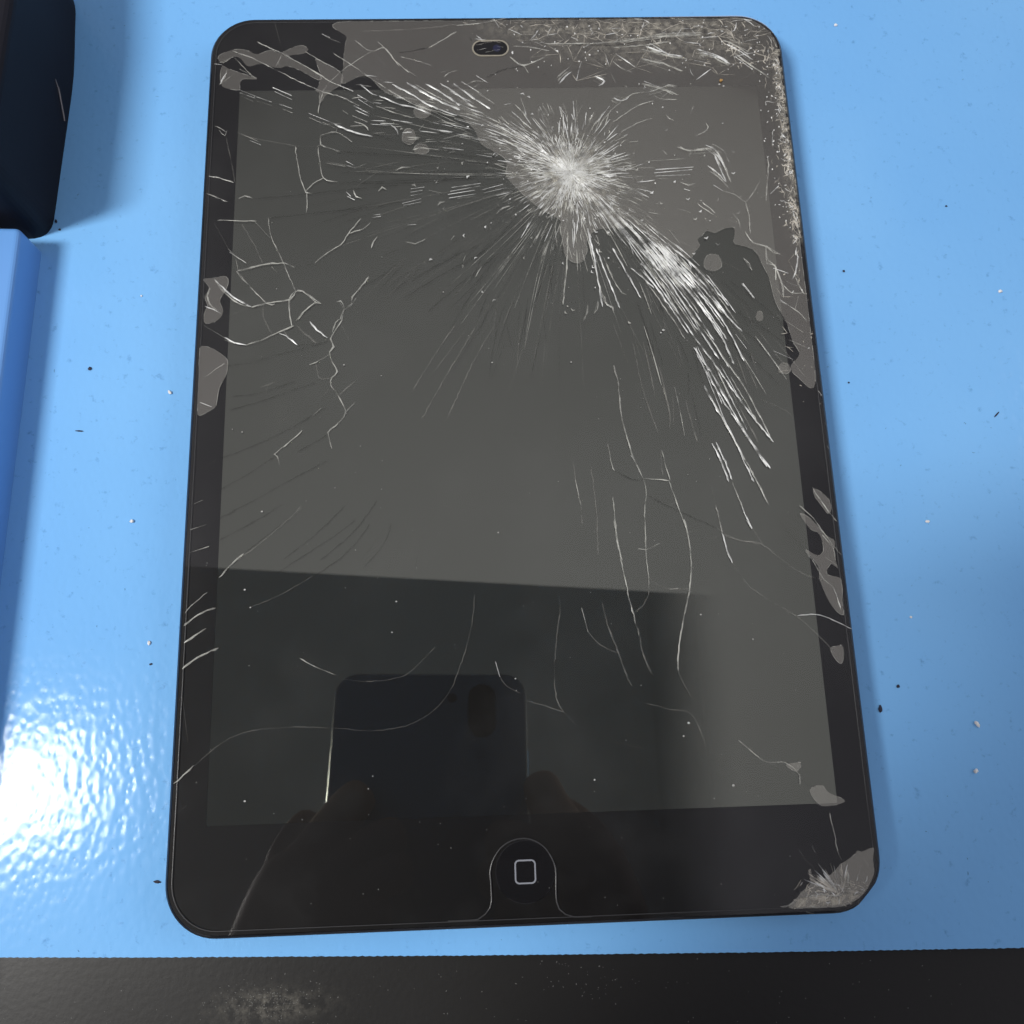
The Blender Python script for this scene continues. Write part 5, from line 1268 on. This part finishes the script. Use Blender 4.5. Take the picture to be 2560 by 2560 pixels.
M_PHONE, _, _ = principled('phone_back', (0.095, 0.10, 0.13), 0.45, spec=.2)
M_PHEDGE, _, _ = principled('phone_frame', (0.55, 0.55, 0.56), 0.22, metal=1.0)
M_PHLENS, _, _ = principled('phone_lens_glass', (0.0005, 0.0005, 0.003), 0.3, spec=0.0)
ph = empty('phone'); ph.matrix_world = CAM.copy()
tag(ph, 'dark phone held above the tablet and mirrored in its glass', 'phone')
def pho(o): return o
px0, px1, py0, py1 = -61.0, 14.8, -147.0, 16.2
def prr(ins, r): return [(x + (px0 + px1) / 2, y + (py0 + py1) / 2) for x, y in rr((px1 - px0) / 2 - ins, (py1 - py0) / 2 - ins, r, 8)]
stack('phone_back', [(prr(.35, 8.6), 2.4), (prr(1.2, 8), 1.6)], M_PHONE, ph, cap_bottom=False)
stack('phone_frame', [(prr(1.0, 8), 9.6), (prr(.1, 9), 8.6), (prr(0, 9), 6), (prr(.1, 9), 3.2), (prr(.4, 8.6), 2.4)][::-1], M_PHEDGE, ph, cap_bottom=False, cap_top=False)
stack('phone_screen', [(prr(1.0, 8), 9.6), (prr(1.3, 8), 9.9)], M_PHLENS, ph, cap_bottom=False)
def st2(cx, cy, rx, ry, n=10): return [(cx + (rx * math.cos(R(180 * i / n))), cy + (ry - rx) + rx * math.sin(R(180 * i / n))) for i in range(n + 1)] + [(cx + rx * math.cos(R(180 + 180 * i / n)), cy - (ry - rx) + rx * math.sin(R(180 + 180 * i / n))) for i in range(n + 1)]
cb = stack('camera_bump', [(st2(-3.0, 1.2, 5.4, 10.5), 1.58), (st2(-3.0, 1.2, 5.1, 10.2), .9)], M_PHLENS, ph, cap_bottom=False)
stack('flash', [([(-14.7 + 1.9 * math.cos(R(a)), 6.1 + 1.9 * math.sin(R(a))) for a in range(0, 360, 15)], 1.58), ([(-14.7 + 1.8 * math.cos(R(a)), 6.1 + 1.8 * math.sin(R(a))) for a in range(0, 360, 15)], 1.4)], M_PHLENS, ph, cap_bottom=False)
stack('side_button', [(rr(.9, 9, .8, 4), 0), (rr(.7, 8.8, .6, 4), .6)], M_PHEDGE, ph).matrix_local = Matrix.Translation((14.7 * MM, -22 * MM, 6 * MM)) @ Matrix.Rotation(R(90), 4, 'Y')

M_SKIN, _, _ = principled('skin', (0.23, 0.12, 0.085), 0.6, spec=.2)
M_SLEEVE, _, _ = principled('black_sleeve', (0.012, 0.012, 0.014), 0.8)
def skin_body(name, nodes, edges, mat, parent):
    """nodes: {key: ((x, y, z), radius)}; grown with a Skin modifier"""
    keys = list(nodes); ix = {k: i for i, k in enumerate(keys)}
    me = bpy.data.meshes.new(name); me.from_pydata([tuple(c * MM for c in nodes[k][0]) for k in keys], [(ix[a], ix[b]) for a, b in edges], [])
    o = bpy.data.objects.new(name, me); COL.objects.link(o); o.parent = parent
    md = o.modifiers.new('skin', 'SKIN'); md.use_smooth_shade = True
    for k in keys:
        sv = me.skin_vertices[0].data[ix[k]]; sv.radius = (nodes[k][1] * MM, nodes[k][1] * MM)
    me.skin_vertices[0].data[0].use_root = True
    o.modifiers.new('sub', 'SUBSURF').levels = 2; o.modifiers['sub'].render_levels = 2
    me.materials.append(mat); return o
pe = empty('person', (0, -150, 100 + ZG)); tag(pe, 'person in dark sleeves holding the phone, mirrored in the glass', 'person')
def P3(x, y, z): return (x, y + 150, z - 100)      # from the glass plane to the person's own origin
def hand(tagname, wrist, palm, knuckles, fingers, elbow):
    nd = {'palm': (P3(*palm), 17), 'wrist': (P3(*wrist), 17)}; ed = [('palm', 'wrist')]
    for i, (kn, ch) in enumerate(zip(knuckles, fingers)):
        nd['k%d' % i] = (P3(*kn), 9.5); ed.append(('palm', 'k%d' % i)); prev = 'k%d' % i
        for j, q in enumerate(ch):
            key = 'f%d_%d' % (i, j); nd[key] = (P3(*q), (8.2, 7.4, 6.2)[min(j, 2)]); ed.append((prev, key)); prev = key
    nd['arm'] = (P3(*[(a * .75 + b * .25) for a, b in zip(wrist, elbow)]), 22); ed.append(('wrist', 'arm'))
    skin_body('hand', nd, ed, M_SKIN, pe)
    w = Vector(P3(*wrist)); e = Vector(P3(*elbow)); d = (e - w)
    sn = {'a': (tuple(w + d * .10), 25), 'b': (tuple(w + d * .5), 33), 'c': (tuple(e), 42), 'd': (tuple(e + Vector((0, -60, -10))), 46)}
    skin_body('sleeve', sn, [('a', 'b'), ('b', 'c'), ('c', 'd')], M_SLEEVE, pe)
hand('left', (-84, -158, 112), (-76, -126, 138),
     [(-66, -104, 153), (-58, -110, 147), (-56, -118, 142), (-60, -128, 136), (-82, -116, 156)],
     [[(-58, -92, 156), (-50, -86, 156)], [(-46, -104, 150), (-36, -101, 150)], [(-43, -114, 146), (-33, -113, 146)], [(-48, -126, 140), (-40, -126, 140)], [(-78, -104, 166), (-72, -96, 172)]],
     (-130, -330, 40))
hand('right', (36, -156, 114), (28, -122, 140),
     [(18, -102, 157), (12, -110, 149), (10, -120, 143), (14, -130, 138), (32, -112, 156)],
     [[(13, -92, 163), (11, -83, 166)], [(0, -106, 152), (-10, -104, 153)], [(-3, -117, 146), (-13, -116, 147)], [(2, -128, 141), (-7, -128, 142)], [(24, -102, 167), (14, -96, 174)]],
     (120, -330, 40))
